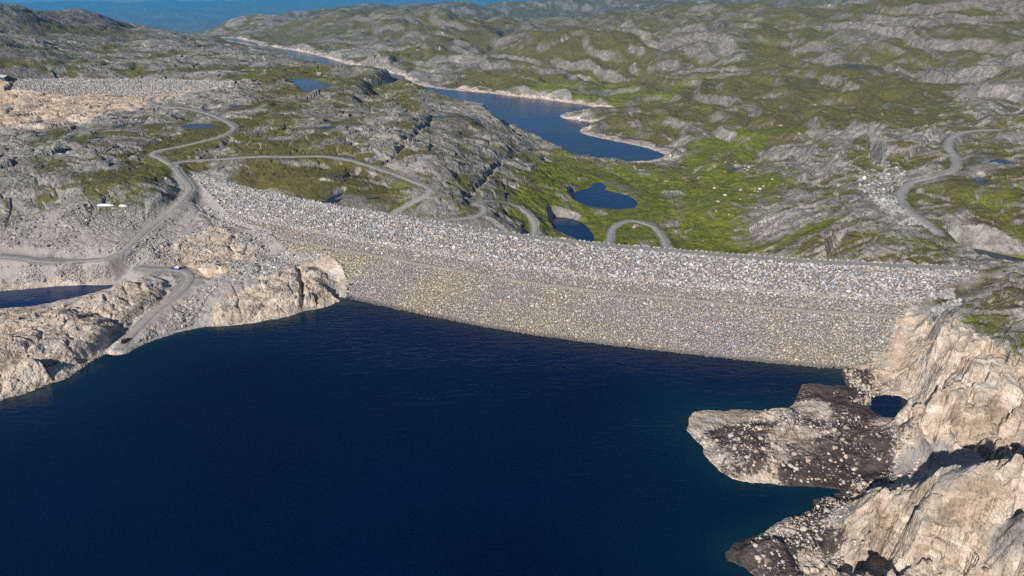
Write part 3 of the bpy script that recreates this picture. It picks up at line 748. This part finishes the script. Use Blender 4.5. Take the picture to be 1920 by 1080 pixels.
bn_ = [q for q in nt.nodes if q.type == 'BUMP'][0]; nt.links.new(n.m('SUBTRACT', 1.0, n.m('MULTIPLY', grav_a, .75), None, True), bn_.inputs['Strength'])

def water_mat(nm_, ca_, cb_, sh_):
  wm, nt, b = newmat(nm_); n = NB(nt)
  _, sh_a, tl_a, _x, _y = n.attr("shore")
  wv = n.m('ADD', n.noise(.45, 3, .55, (.30, 1., 1., R(-8)), .6), n.m('MULTIPLY', n.noise(1.3, 2, .5, (.35, 1., 1., R(6)), .4), .35))
  lane = n.ramp(n.noise(.010, 4, .6, (.35, 1., 1., R(20)), 1.0), .38, .62, .35, 1.25)
  wv = n.m('MULTIPLY', wv, lane)
  base = n.mix(n.ramp(n.noise(.012, 3, .5), .35, .65), ca_, cb_)
  base = n.mix(sh_a, base, sh_)
  nt.links.new(base, b.inputs['Base Color'])
  b.inputs['Roughness'].default_value = .12; b.inputs['IOR'].default_value = 1.333; b.inputs['Specular IOR Level'].default_value = .5
  n.bump(b, wv, .38, .6)
  return wm
wm = water_mat("reservoir_water", (.0004, .0060, .040), (.0004, .0042, .030), (.004, .030, .038))
wm_far = water_mat("far_lake_water", (.0010, .018, .085), (.0010, .015, .072), (.003, .022, .07))
wm_pond = water_mat("pond_water", (.001, .022, .085), (.001, .018, .075), (.004, .035, .08))
def road_mat(name, c1, c2):
    m, nt, b = newmat(name); n = NB(nt)
    a = n.mix(n.ramp(n.noise(.5, 4, .6), .35, .65), c1, c2)
    a = n.mix(n.ramp(n.noise(3.0, 3, .6), .5, .75, 0, .4), a, tuple(q * 1.3 for q in c2))
    nt.links.new(a, b.inputs['Base Color']); n.bump(b, n.noise(2.5, 3), .3, .2); return m
gravel_m = road_mat("gravel_road_surface", (.27, .252, .23), (.36, .335, .305))
stone_m, nt, b = newmat("blasted_stone"); n = NB(nt)
tc, _a, _b, _c, _d = n.attr("tint")
sc_ = n.mix(n.ramp(n.noise(2.2, 3, .6), .3, .7, 0, .5), tc, (.30, .28, .26))
nt.links.new(n.mix(.25, tc, sc_), b.inputs['Base Color'])

# ------------------------------------------------------------------ ground sheet
verts = np.stack([GX, GY, GH], -1).reshape(-1, 3)
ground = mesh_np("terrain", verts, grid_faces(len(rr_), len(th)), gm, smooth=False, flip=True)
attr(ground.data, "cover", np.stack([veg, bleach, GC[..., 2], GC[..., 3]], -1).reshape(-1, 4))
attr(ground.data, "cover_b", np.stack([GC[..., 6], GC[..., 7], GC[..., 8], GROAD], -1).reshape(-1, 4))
ground["kind"] = "structure"

# ------------------------------------------------------------------ water sheets
def water(name, poly, lev, grow, step, mat_=None):
    x0, y0 = poly.min(0) - grow; x1, y1 = poly.max(0) + grow
    nx = int((x1 - x0) / step) + 2; ny = int((y1 - y0) / step) + 2
    X, Y = np.meshgrid(np.linspace(x0, x1, nx), np.linspace(y0, y1, ny))
    sdv = poly_sd(X, Y, poly, 60)
    c = np.minimum(np.minimum(sdv[:-1, :-1], sdv[1:, :-1]), np.minimum(sdv[:-1, 1:], sdv[1:, 1:]))
    keep = c < grow
    V = np.stack([X, Y, np.full_like(X, lev)], -1).reshape(-1, 3)
    f = grid_faces(ny, nx, keep)
    used = np.unique(f); mp = np.zeros(len(V), int); mp[used] = np.arange(len(used))
    o = mesh_np(name, V[used], mp[f], mat_ or wm, smooth=True)
    s = .38 * np.clip(1 + sdv / 9, 0, 1) ** 1.5 + .4 * np.clip(1 + sdv / 48, 0, 1) ** 1.6
    if name == 'pond': s = s * .25
    col = np.stack([s, s, s, s], -1).reshape(-1, 4)[used]
    attr(o.data, "shore", col); o["kind"] = "structure"
    return o
water("reservoir_water", res_poly, 0.0, 7, 2.5)
for nm, lev, wg, W, pl in ponds:
    ext = max(np.ptp(pl[:, 0]), np.ptp(pl[:, 1]))
    water(nm, pl, lev, 3.0 if ext < 300 else 8.0, max(.8, ext / 110), wm_far if nm == 'lake' or pl is ponds[0][4] else (wm if pl is ponds[1][4] or nm == 'river' else wm_pond))

# ------------------------------------------------------------------ roads as gravel ribbons
for wd, line in road_lines:
    t = np.gradient(line[:, :2], axis=0); t /= np.linalg.norm(t, axis=1)[:, None]
    nn = np.stack([-t[:, 1], t[:, 0]], 1); rows = []
    for k, (w, dz) in enumerate(((-1, -.25), (-.9, .02), (-.45, .05), (0, .10), (.45, .05), (.9, .02), (1, -.25))):
        ww = w * wd / 2 * (1 + .06 * fbm(line[:, 0] + k * 9, line[:, 1], 12, 2, 3))
        rows.append(np.column_stack([line[:, 0] + nn[:, 0] * ww, line[:, 1] + nn[:, 1] * ww, line[:, 2] + dz]))
    V = np.stack(rows, 1).reshape(-1, 3)
    o = mesh_np("road", V, grid_faces(len(line), 7), gravel_m, smooth=True, flip=False); o["kind"] = "structure"

# ------------------------------------------------------------------ stones
phi = (1 + 5 ** .5) / 2
ico = np.array([(-1, phi, 0), (1, phi, 0), (-1, -phi, 0), (1, -phi, 0), (0, -1, phi), (0, 1, phi), (0, -1, -phi), (0, 1, -phi), (phi, 0, -1), (phi, 0, 1), (-phi, 0, -1), (-phi, 0, 1)]) / math.hypot(1, phi)
icof = np.array([(0, 11, 5), (0, 5, 1), (0, 1, 7), (0, 7, 10), (0, 10, 11), (1, 5, 9), (5, 11, 4), (11, 10, 2), (10, 7, 6), (7, 1, 8), (3, 9, 4), (3, 4, 2), (3, 2, 6), (3, 6, 8), (3, 8, 9), (4, 9, 5), (2, 4, 11), (6, 2, 10), (8, 6, 7), (9, 8, 1)])
variants = np.stack([ico * (1 + .35 * (rng.random((12, 1)) - .5)) + .18 * rng.normal(size=(12, 3)) * .6 for _ in range(16)])
def stones(name, pos, size, tint, parent=None, flat=.72, sink=.2, mat=stone_m):
    n_ = len(pos)
    k = rng.integers(0, 16, n_)
    v = variants[k].copy()                                                    # n,12,3
    v *= (np.stack([.75 + .6 * rng.random(n_), .6 + .4 * rng.random(n_), flat * (.7 + .5 * rng.random(n_))], 1))[:, None, :]
    a = rng.random(n_) * 2 * np.pi; tl = rng.normal(size=n_) * .3
    c, s_ = np.cos(tl)[:, None], np.sin(tl)[:, None]
    y = v[..., 1] * c - v[..., 2] * s_; z = v[..., 1] * s_ + v[..., 2] * c; v[..., 1] = y; v[..., 2] = z
    c, s_ = np.cos(a)[:, None], np.sin(a)[:, None]
    x = v[..., 0] * c - v[..., 1] * s_; y = v[..., 0] * s_ + v[..., 1] * c; v[..., 0] = x; v[..., 1] = y
    v *= (size * .5)[:, None, None]
    v += pos[:, None, :]; v[..., 2] += (size * (.5 * flat - sink))[:, None]
    f = icof[None] + (np.arange(n_) * 12)[:, None, None]
    o = mesh_np(name, v.reshape(-1, 3), f.reshape(-1, 3), mat, parent=parent)
    t4 = np.concatenate([np.clip(tint, 0.02, .8), np.ones((n_, 1))], 1)
    attr(o.data, "tint", np.repeat(t4, 12, 0))
    return o
def tints(n_, c0, c1, sp_=.3, warm=.05):
    f = rng.random((n_, 1)); c = np.array(c0) * (1 - f) + np.array(c1) * f
    c = c * np.exp(rng.normal(size=(n_, 1)) * sp_); w = rng.normal(size=(n_, 1)) * warm
    return c * np.concatenate([1 + w, 1 + 0 * w, 1 - w * 1.3], 1)

# ------------------------------------------------------------------ the great rockfill dam
def empty(name, loc, label=None, cat=None, group=None, rz=0):
    o = bpy.data.objects.new(name, None); COL.objects.link(o); o.location = loc; o.rotation_euler = (0, 0, rz); o.empty_display_size = 1
    if label: o["label"] = label
    if cat: o["category"] = cat
    if group: o["group"] = group
    return o
dam_e = empty("rockfill_dam", (0, 0, 0), "long curved rockfill dam with a berm across its face, holding back the large dark reservoir", "dam")
core_m = road_mat("dam_fill", (.11, .10, .09), (.19, .175, .155))
S_ = np.arange(smin - 6, smax + 8, 2.5)
def dam_strip(name, wlist, mat, dz=0.):
    w = np.array(wlist, float); SS, WW = np.meshgrid(S_, w, indexing='ij')
    X, Y = sw_xy(SS, WW); Z = section(WW) + dz
    Z = Z + .12 * fbm(X, Y, 3, 2, 55)
    ok = (poly_sd(X, Y, dam_poly, 30) < .5)
    keep = ok[:-1, :-1] & ok[1:, 1:] & ok[1:, :-1] & ok[:-1, 1:]
    if not keep.any(): return None
    V = np.stack([X, Y, Z], -1).reshape(-1, 3); f = grid_faces(len(S_), len(w), keep)
    used = np.unique(f); mp = np.zeros(len(V), int); mp[used] = np.arange(len(used))
    return mesh_np(name, V[used], mp[f], mat, smooth=True, parent=dam_e)
s1 = (CREST_Z - BERM_Z) * 1.47
dam_strip("upstream_fill", [0, 3, 6, 9, 12, 15, 18, s1], core_m)
dam_strip("berm_road", [s1, s1 + 1, s1 + 2, s1 + 3], road_mat("berm_gravel", (.42, .365, .305), (.50, .44, .37)))
dam_strip("lower_fill", [s1 + 3, s1 + 7, s1 + 12, s1 + 18, s1 + 24, s1 + 30, s1 + 36], core_m)
dam_strip("crest_road", [0, -1, -2, -4, -5.9], road_mat("crest_gravel", (.25, .24, .215), (.34, .32, .29)), .25)
dam_strip("downstream_fill", [-5.9, -9, -14, -20, -28, -36, -45, -54, -64, -75], core_m)
def face_stones(w0, w1, gap, smean, ssd, c0, c1, spread=.3, warm=.05, jitter=.6, drop=.0):
    s = np.arange(smin - 2, smax + 3, gap); w = np.arange(w0, w1, gap * .86)
    SS, WW = np.meshgrid(s, w, indexing='ij'); SS = SS + rng.uniform(-jitter, jitter, SS.shape) * gap; WW = WW + rng.uniform(-jitter, jitter, WW.shape) * gap
    SS, WW = SS.ravel(), WW.ravel()
    k = (WW > w0 - .3) & (WW < w1 + .3) & (rng.random(SS.size) > drop); SS, WW = SS[k], WW[k]
    X, Y = sw_xy(SS, WW); k = poly_sd(X, Y, dam_poly, 5) < rng.normal(size=X.size) * .7
    X, Y, WW, SS = X[k], Y[k], WW[k], SS[k]
    sz = np.clip(smean * np.exp(rng.normal(size=len(X)) * ssd), .25, 3.2)
    return np.column_stack([X, Y, section(WW) + .1]), sz, tints(len(X), c0, c1, spread, warm), SS, WW
# upper face: big grey blocks, lower face: smaller, beige ones
p1 = face_stones(.3, s1 - 5, .84, 1.04, .32, (.36, .335, .325), (.46, .43, .405), .28, .07)
p1b = face_stones(s1 - 8, s1 - .2, .72, .78, .30, (.37, .33, .29), (.45, .405, .355), .25, .07)
o = stones("upper_riprap", np.vstack([p1[0], p1b[0]]), np.append(p1[1], p1b[1]), np.vstack([p1[2], p1b[2]]), dam_e)
o["label"] = "upper slope of large light grey blasted boulders"; o["kind"] = "stuff"
lower = face_stones(s1 + 3.2, s1 + 31, .62, .66, .30, (.40, .34, .285), (.50, .435, .37), .26, .075)
big = fbm(lower[0][:, 0], lower[0][:, 1], 38, 4, 66)[:, None]
lt = lower[2] * np.concatenate([1 + .16 * big, 1 + .12 * big, 1 - .10 * big], 1)
wl = sst(1.3, .2, section(lower[4]))[:, None]            # dark wet band at the waterline
lt = lt * (1 - .6 * wl)
o = stones("lower_riprap", lower[0], lower[1], lt, dam_e); o["label"] = "lower slope of smaller beige bleached stones"; o["kind"] = "stuff"
cr = face_stones(-6.2, -5.3, 1.6, .8, .25, (.40, .37, .33), (.50, .46, .42), .2)
dn = face_stones(-70, -6.4, 1.9, 1.7, .3, (.36, .35, .34), (.44, .43, .41), .22)
dk = np.nonzero(dn[0][:, 2] > ground_z(dn[0][:, 0], dn[0][:, 1]) - .5)[0]
o = stones("downstream_riprap", dn[0][dk], dn[1][dk], dn[2][dk], dam_e); o["kind"] = "stuff"
cl_ = face_stones(-5.8, -.3, 1.05, 1.2, .3, (.36, .35, .34), (.46, .44, .42), .22); kk = cl_[3] < smin + 190 + 25 * rng.normal(size=len(cl_[3]))
o = stones('crest_stones', cl_[0][kk], cl_[1][kk], cl_[2][kk], dam_e); o['kind'] = 'stuff'
ce = face_stones(-.2, .9, 1.0, 1.0, .3, (.38, .36, .34), (.48, .46, .43), .22)
o = stones("crest_edge_stones", ce[0], ce[1], ce[2], dam_e); o["kind"] = "stuff"
# stone blocks standing along the far side of the crest road, one by one
mk_me = None
ms = np.arange(smin + 190, smax - 6, 2.6)
mk_src = None
for i, s in enumerate(ms):
    x, y = sw_xy(s, -5.4 + .15 * random.random())
    if mk_src is None:
        mk_src = stones("guard_stone", np.array([[0, 0, 0.]]), np.array([.95]), np.array([[.50, .46, .40]]), flat=.8, sink=.1)
        o = mk_src
    else:
        o = mk_src.copy(); COL.objects.link(o)
    o.location = (float(x), float(y), CREST_Z + .32); o.rotation_euler = (0, 0, random.random() * 6)
    sc = .8 + .5 * random.random(); o.scale = (sc, sc * (.8 + .3 * random.random()), sc)
    o["label"] = "pale guard stone in the spaced row along the dam's crest road"; o["category"] = "stone"; o["group"] = "guard stones along the dam crest"

# ------------------------------------------------------------------ the second dam, far left
d2 = empty("rockfill_dam", (0, 0, 0), "low straight grey rockfill dam far off at upper left, above orange bleached rock", "dam")
p0 = np.array(P(30, 149, 43)); p1_ = np.array(P(440, 153, 43))
L = np.linalg.norm(p1_ - p0); tt = (p1_ - p0) / L; nn = np.array([tt[1], -tt[0]])
ns = 90; wl_ = [-14, -4, 0, 4, 8, 12, 16, 20, 24]
V = []
for i in range(ns):
    q = i / (ns - 1)
    for w in wl_:
        x, y = p0 + tt * L * q + nn * (w - 10 * math.sin(math.pi * q)); z = 43 - (max(0, w) / 1.6) - max(0, -w - 4) / 1.5
        V.append((x, y, z))
V = np.array(V); o = mesh_np("dam_fill", V, grid_faces(ns, len(wl_)), core_m, smooth=True, parent=d2, flip=False)
n2 = 13000
q = rng.random(n2); w = rng.uniform(-1, 24, n2)
X = p0[0] + tt[0] * L * q + nn[0] * (w - 10 * np.sin(np.pi * q)); Y = p0[1] + tt[1] * L * q + nn[1] * (w - 10 * np.sin(np.pi * q)); Z = 43 - np.maximum(0, w) / 1.6
k = ground_z(X, Y) < Z + .5
o = stones("riprap", np.column_stack([X, Y, Z])[k], np.clip(1.25 * np.exp(rng.normal(size=n2) * .3), .6, 4)[k], tints(n2, (.33, .305, .275), (.44, .41, .375), .25)[k], d2); o["kind"] = "stuff"

# ------------------------------------------------------------------ loose rubble and boulders
def scatter(name, polys, count, smean, ssd, c0, c1, spread=.28, warm=.05, wmin=None, avoid=True):
    P_ = []
    per = count // len(polys)
    for s in polys:
        pl = np.array([G(u, v)[:2] for u, v in parse(s)])
        lo, hi = pl.min(0), pl.max(0); got = np.zeros((0, 2))
        for _ in range(12):
            c = rng.uniform(lo, hi, (per * 2, 2)); dd = poly_sd(c[:, 0], c[:, 1], pl, 5)
            cl = fbm(c[:, 0], c[:, 1], 16, 3, 120) + .25
            got = np.vstack([got, c[(dd < 0) & (rng.random(len(c)) < cl + .25)]])
            if len(got) > per: break
        P_.append(got[:per])
    P_ = np.vstack(P_)
    z = ground_z(P_[:, 0], P_[:, 1]); k = z > .15
    if avoid:
        for wd, line in road_lines:
            D, _ = line_dist(P_[:, 0], P_[:, 1], line, 12); k &= D > wd / 2 + .6 + 1.2 * rng.random(len(k))
    P_, z = P_[k], z[k]
    sz = np.clip(smean * np.exp(rng.normal(size=len(P_)) * ssd), .2, 5)
    return np.column_stack([P_, z]), sz, tints(len(P_), c0, c1, spread, warm)
r1 = scatter("rubble", ["400,430 520,440 600,470 640,510 600,480 520,500 430,500 350,500 360,470 330,455 380,410", "0,410 300,400 330,420 260,470 0,470", "0,500 200,500 210,525 0,535",
                        "290,610 380,540 420,520 370,590 360,610 300,628 250,645", "210,460 300,440 340,480 320,500 230,495"], 15000, .62, .42, (.30, .27, .24), (.46, .42, .38))
o = stones("rubble", *r1); o["kind"] = "stuff"
r2 = scatter("gravel stones", ["380,385 440,410 500,432 600,468 590,480 480,470 430,440 400,420", "430,500 520,470 610,470 620,480 560,495 500,520 440,525"], 5000, .9, .35, (.34, .32, .30), (.48, .45, .42))
o = stones("rubble", *r2); o["kind"] = "stuff"
r3 = scatter("pale stones", ["1300,790 1440,775 1600,770 1700,800 1740,860 1640,900 1480,905 1400,890 1330,850", "1380,1030 1480,975 1560,930 1600,960 1620,1070 1440,1075", "1570,700 1640,700 1700,700 1700,735 1620,760 1560,755",
                             "1600,900 1750,880 1700,930 1560,960"], 3000, .46, .55, (.40, .33, .26), (.58, .50, .42), .22)
o = stones("scattered_stones", *r3); o["kind"] = "stuff"
r4 = scatter("block scree", ["1600,330 1680,300 1700,330 1680,400 1650,400", "1640,370 1690,380 1740,430 1680,420", "1720,560 1790,540 1800,570 1760,590"], 2500, 1.1, .4, (.30, .29, .28), (.42, .40, .38))
o = stones("scree", *r4); o["kind"] = "stuff"
# the largest boulders, each its own thing
bld = []
for i in range(6):
    o = stones("boulder", np.array([[0, 0, 0.]]), np.array([1.0]), np.array([[.58, .49, .40]]) * (.85 + .05 * i), flat=.7, sink=.2)
    bld.append(o)
used_b = set()
areas = [("1310,800 1440,785 1590,790 1690,800 1730,860 1640,895 1480,900 1400,890 1335,850", 60, "pale rounded boulder lying on the dark mud of the tongue of land in the reservoir", "pale boulders on the mud tongue", (1.3, 2.8)),
         ("1380,1035 1480,980 1560,935 1600,970 1610,1065 1440,1070", 36, "pale boulder on the shore flat at the foot of the blocky grey ridge", "pale boulders below the blocky ridge", (1.2, 2.6)),
         ("1720,850 1800,840 1900,850 1800,870 1700,890", 14, "pale boulder at the edge of the ridge's long shadow", "boulders by the ridge's shadow", (1.2, 2.4)),
         ("1300,300 1500,300 1480,400 1300,400", 26, "grey boulder lying in the green valley behind the dam", "boulders in the green valley", (2.0, 4.5))]
for poly, cnt, lab, grp, (a, c_) in areas:
    pl = np.array([G(u, v)[:2] for u, v in parse(poly)]); k = 0
    while k < cnt:
        q = rng.uniform(pl.min(0), pl.max(0), (1, 2))
        if poly_sd(q[:, 0], q[:, 1], pl, 3)[0] > 0: continue
        z = float(ground_z(q[0, 0], q[0, 1]))
        if z < .2 and 'valley' not in lab: continue
        i = random.randrange(6)
        if i not in used_b: o = bld[i]; used_b.add(i)
        else: o = bld[i].copy(); COL.objects.link(o)
        s = a + (c_ - a) * random.random() ** 2.2
        o.location = (q[0, 0], q[0, 1], z); o.scale = (s * (.9 + .4 * random.random()), s, s * (.7 + .3 * random.random())); o.rotation_euler = (0, 0, random.random() * 6.3)
        o["label"] = lab; o["category"] = "boulder"; o["group"] = grp; k += 1
for i in range(6):
    if i not in used_b: bpy.data.objects.remove(bld[i])

# ------------------------------------------------------------------ vehicles and huts
def simple(name, col, rough=.4, metal=0., spec=.5):
    m, nt, b = newmat(name); b.inputs['Base Color'].default_value = (*col, 1); b.inputs['Roughness'].default_value = rough
    b.inputs['Metallic'].default_value = metal; b.inputs['Specular IOR Level'].default_value = spec
    n = NB(nt); c = n.mix(n.ramp(n.noise(1.7, 3), .4, .8, 0, .25), col, tuple(q * .7 + .03 for q in col)); nt.links.new(c, b.inputs['Base Color']); return m
blue_p, red_p, white_p = simple("blue_paint", (.01, .03, .36), .25), simple("dark_red_paint", (.10, .006, .03), .25), simple("white_paint", (.8, .8, .8), .35)
glass, tyre_m, rim_m, lamp_m, tail_m = simple("dark_glass", (.01, .012, .016), .08), simple("tyre_rubber", (.02, .02, .02), .8), simple("wheel_rim", (.5, .5, .5), .3, .8), simple("headlight_glass", (.7, .7, .7), .1), simple("tail_light_red", (.5, .01, .01), .2)
def loft(name, secs, mat, parent, bevel=.04):
    """secs: list of (x, [(y,z),...]) rings along the length"""
    k = len(secs[0][1]); V = [(x, y, z) for x, ring in secs for y, z in ring]
    F = [(i * k + j, i * k + (j + 1) % k, (i + 1) * k + (j + 1) % k, (i + 1) * k + j) for i in range(len(secs) - 1) for j in range(k)]
    F += [tuple(range(k))[::-1], tuple((len(secs) - 1) * k + j for j in range(k))]
    me = bpy.data.meshes.new(name); me.from_pydata(V, [], F); me.update(); me.materials.append(mat)
    o = bpy.data.objects.new(name, me); COL.objects.link(o); o.parent = parent
    if bevel:
        bv = o.modifiers.new("soft_edges", 'BEVEL'); bv.width = bevel; bv.segments = 2
    return o
def ring(w, z0, z1, tw): return [(-w, z0), (w, z0), (w, (z0 + z1) / 2), (tw, z1), (-tw, z1), (-w, (z0 + z1) / 2)]
def boxo(name, x0, x1, y0, y1, z0, z1, mat, parent, bevel=.02):
    return loft(name, [(x0, [(y0, z0), (y1, z0), (y1, z1), (y0, z1)]), (x1, [(y0, z0), (y1, z0), (y1, z1), (y0, z1)])], mat, parent, bevel)
def wheel(x, y, parent, rad=.37):
    k = 20; a = [2 * math.pi * i / k for i in range(k)]
    for nm, r_, hw, mt in (("tyre", rad, .12, tyre_m), ("rim", rad * .6, .13, rim_m)):
        V = [(x + r_ * math.cos(t), y + s * hw, rad + r_ * math.sin(t)) for s in (-1, 1) for t in a]
        F = [(i, (i + 1) % k, k + (i + 1) % k, k + i) for i in range(k)] + [tuple(range(k))[::-1], tuple(range(k, 2 * k))]
        me = bpy.data.meshes.new(nm); me.from_pydata(V, [], F); me.update(); me.materials.append(mt)
        o = bpy.data.objects.new("wheel" if nm == "tyre" else "rim", me); COL.objects.link(o)
        if nm == "tyre": o.parent = parent; w0 = o
        else: o.parent = w0
def place(o, u, v, heading, n=None):
    x, y, z = G(u, v); o.location = (x, y, z)
    e = 2.0; gx = float(ground_z(x + e, y) - ground_z(x - e, y)) / (2 * e); gy = float(ground_z(x, y + e) - ground_z(x, y - e)) / (2 * e)
    up = Vector((-gx, -gy, 1)).normalized(); f = Vector((math.cos(heading), math.sin(heading), 0)); f = (f - up * f.dot(up)).normalized(); s = up.cross(f)
    o.rotation_euler = Matrix((f, s, up)).transposed().to_euler(); o.location = Vector((x, y, z)) + up * .16
# blue pickup: bonnet and cab in blue, white hard top on the rear
pk = empty("pickup_truck", (0, 0, 0), "blue pickup truck with a white canopy over its load bed, parked on the gravel bend", "pickup truck")
loft("body", [(2.45, ring(.78, .45, .80, .7)), (2.3, ring(.88, .35, .98, .82)), (1.1, ring(.92, .33, 1.08, .86)), (-.6, ring(.92, .33, 1.08, .88)), (-2.45, ring(.92, .38, 1.08, .88))], blue_p, pk)
loft("cab", [(1.15, ring(.85, 1.0, 1.1, .8)), (.45, ring(.84, 1.0, 1.70, .66)), (-.55, ring(.84, 1.0, 1.74, .68))], blue_p, pk)
loft("windscreen", [(1.10, ring(.76, 1.10, 1.16, .72)), (.55, ring(.74, 1.12, 1.68, .62))], glass, pk, 0)
for s in (-1, 1):
    boxo("side_window", -.4, .45, s * .76, s * .845, 1.15, 1.55, glass, pk)
    boxo("headlight", 2.28, 2.44, s * .55, s * .80, .66, .82, lamp_m, pk); boxo("tail_light", -2.49, -2.42, s * .72, s * .86, .7, .98, tail_m, pk)
    boxo("mirror", .55, .75, s * .9, s * 1.06, 1.1, 1.28, blue_p, pk)
    for x in (1.55, -1.5): wheel(x, s * .82, pk)
loft("canopy", [(-.62, ring(.88, 1.08, 1.86, .76)), (-2.38, ring(.88, 1.08, 1.80, .76))], white_p, pk)
boxo("bumper", 2.4, 2.55, -.8, .8, .38, .56, tyre_m, pk); boxo("bumper", -2.6, -2.44, -.8, .8, .4, .56, tyre_m, pk)
place(pk, 329, 505, math.pi - .08)
# dark red estate car
rc = empty("car", (0, 0, 0), "dark red car parked on the gravel track by the water's edge", "car")
loft("body", [(2.2, ring(.74, .35, .66, .64)), (2.05, ring(.86, .28, .78, .78)), (1.0, ring(.89, .26, .92, .82)), (-1.6, ring(.89, .26, .95, .82)), (-2.2, ring(.84, .32, .88, .76))], red_p, rc)
loft("roof", [(1.0, ring(.80, .88, .95, .76)), (.25, ring(.78, .88, 1.42, .58)), (-1.2, ring(.78, .88, 1.45, .58)), (-2.0, ring(.76, .88, .98, .70))], red_p, rc)
loft("windscreen", [(1.0, ring(.70, .95, 1.0, .68)), (.32, ring(.66, .98, 1.41, .56))], glass, rc, 0)
loft("rear_window", [(-1.25, ring(.64, .98, 1.44, .56)), (-2.0, ring(.66, .95, 1.0, .64))], glass, rc, 0)
for s in (-1, 1):
    boxo("side_window", -1.15, .35, s * .68, s * .775, .98, 1.28, glass, rc)
    boxo("headlight", 2.02, 2.17, s * .5, s * .76, .58, .72, lamp_m, rc); boxo("tail_light", -2.24, -2.15, s * .58, s * .8, .62, .8, tail_m, rc)
    boxo("mirror", .55, .7, s * .84, s * .98, .92, 1.05, red_p, rc)
    for x in (1.35, -1.3): wheel(x, s * .78, rc, .33)
place(rc, 236, 641, R(72))
# huts
def hut(u, v, L_, W_, H_, rz, lab, roof_col, wall_col):
    x, y, z = G(u, v); e = empty("hut", (x, y, z - .3), lab, "hut", None, rz)
    wm_, rm_ = simple("hut_wall", wall_col, .8, 0, .2), simple("hut_roof", roof_col, .5, 0, .3)
    boxo("wall", -L_ / 2, L_ / 2, -W_ / 2, W_ / 2, 0, H_, wm_, e)
    rf = loft("roof", [(-L_ / 2 - .5, [(-W_ / 2 - .5, H_ - .1), (0, H_ + W_ * .18), (W_ / 2 + .5, H_ - .1), (W_ / 2 + .5, H_ + .15), (0, H_ + W_ * .18 + .25), (-W_ / 2 - .5, H_ + .15)]),
                  (L_ / 2 + .5, [(-W_ / 2 - .5, H_ - .1), (0, H_ + W_ * .18), (W_ / 2 + .5, H_ - .1), (W_ / 2 + .5, H_ + .15), (0, H_ + W_ * .18 + .25), (-W_ / 2 - .5, H_ + .15)])], rm_, e, 0)
    for k in (-.3, .3): boxo("window", L_ * k - .6, L_ * k + .6, -W_ / 2 - .06, -W_ / 2 + .02, 1.1, 2.0, glass, e)
    boxo("door", -.5, .5, -W_ / 2 - .06, -W_ / 2 + .02, .2, 2.1, glass, e)
hut(8, 148, 17, 8, 3, R(-28), "long low hut with a pale roof beyond the far dam, at the left edge", (.55, .58, .62), (.08, .075, .07))
hut(598, 140, 4, 3, 2.2, R(10), "tiny white cabin on the plateau above the small blue lake", (.7, .7, .7), (.75, .75, .75))
# white marker post near the grass patch by the road fork
x, y, z = G(311, 338); mp_ = empty("marker_post", (x, y, z), "white marker post on the rock beside the road above the dam", "post")
boxo("post", -.1, .1, -.1, .1, -.3, 1.6, white_p, mp_); boxo("plate", -.35, .35, -.14, -.1, 1.0, 1.7, white_p, mp_)

# snow patches at the foot of the cliff
snow_m = simple("old_snow", (.85, .87, .9), .6)
for u0, u1, v0, v1 in ((181, 214, 383.5, 387), (223, 238, 385, 388)):
    c = []
    for i in range(28):
        a = 2 * math.pi * i / 28; x, y, z = G((u0 + u1) / 2 + (u1 - u0) / 2 * math.cos(a), (v0 + v1) / 2 + (v1 - v0) / 2 * math.sin(a)); c.append((x, y, z + .15))
    cx, cy, cz = np.mean(c, 0); V = [(cx, cy, cz + .8)] + c + [(cx + (p[0] - cx) * .6, cy + (p[1] - cy) * .6, p[2] + .5) for p in c]
    F = [(1 + i, 1 + (i + 1) % 28, 29 + (i + 1) % 28) for i in range(28)] + [(1 + i, 29 + (i + 1) % 28, 29 + i) for i in range(28)] + [(0, 29 + i, 29 + (i + 1) % 28) for i in range(28)]
    o = mesh_np("snow", V, F, snow_m, smooth=True); o["kind"] = "stuff"

# ------------------------------------------------------------------ air
HAZE = 0.000052
hz, nt, b = newmat("haze_air"); nt.nodes.remove(b)
pv = nt.nodes.new("ShaderNodeVolumePrincipled"); pv.inputs['Color'].default_value = (.09, .52, 1., 1); pv.inputs['Density'].default_value = HAZE
pv.inputs['Anisotropy'].default_value = 0.0
nt.links.new(pv.outputs[0], [q for q in nt.nodes if q.type == 'OUTPUT_MATERIAL'][0].inputs['Volume'])
zmin, zmax = float(GH.min()) - 1, max(float(GH.max()), CAMZ) + 8
X0, X1, Y0, Y1 = -34500, 34500, -60, 34500
V = [(x, y, z) for z in (zmin, zmax) for x, y in ((X0, Y0), (X1, Y0), (X1, Y1), (X0, Y1))]
F = [(3, 2, 1, 0), (4, 5, 6, 7), (0, 1, 5, 4), (1, 2, 6, 5), (2, 3, 7, 6), (3, 0, 4, 7)]
me = bpy.data.meshes.new("haze"); me.from_pydata(V, [], F); me.update(); me.materials.append(hz)
o = bpy.data.objects.new("haze", me); COL.objects.link(o); o["kind"] = "stuff"
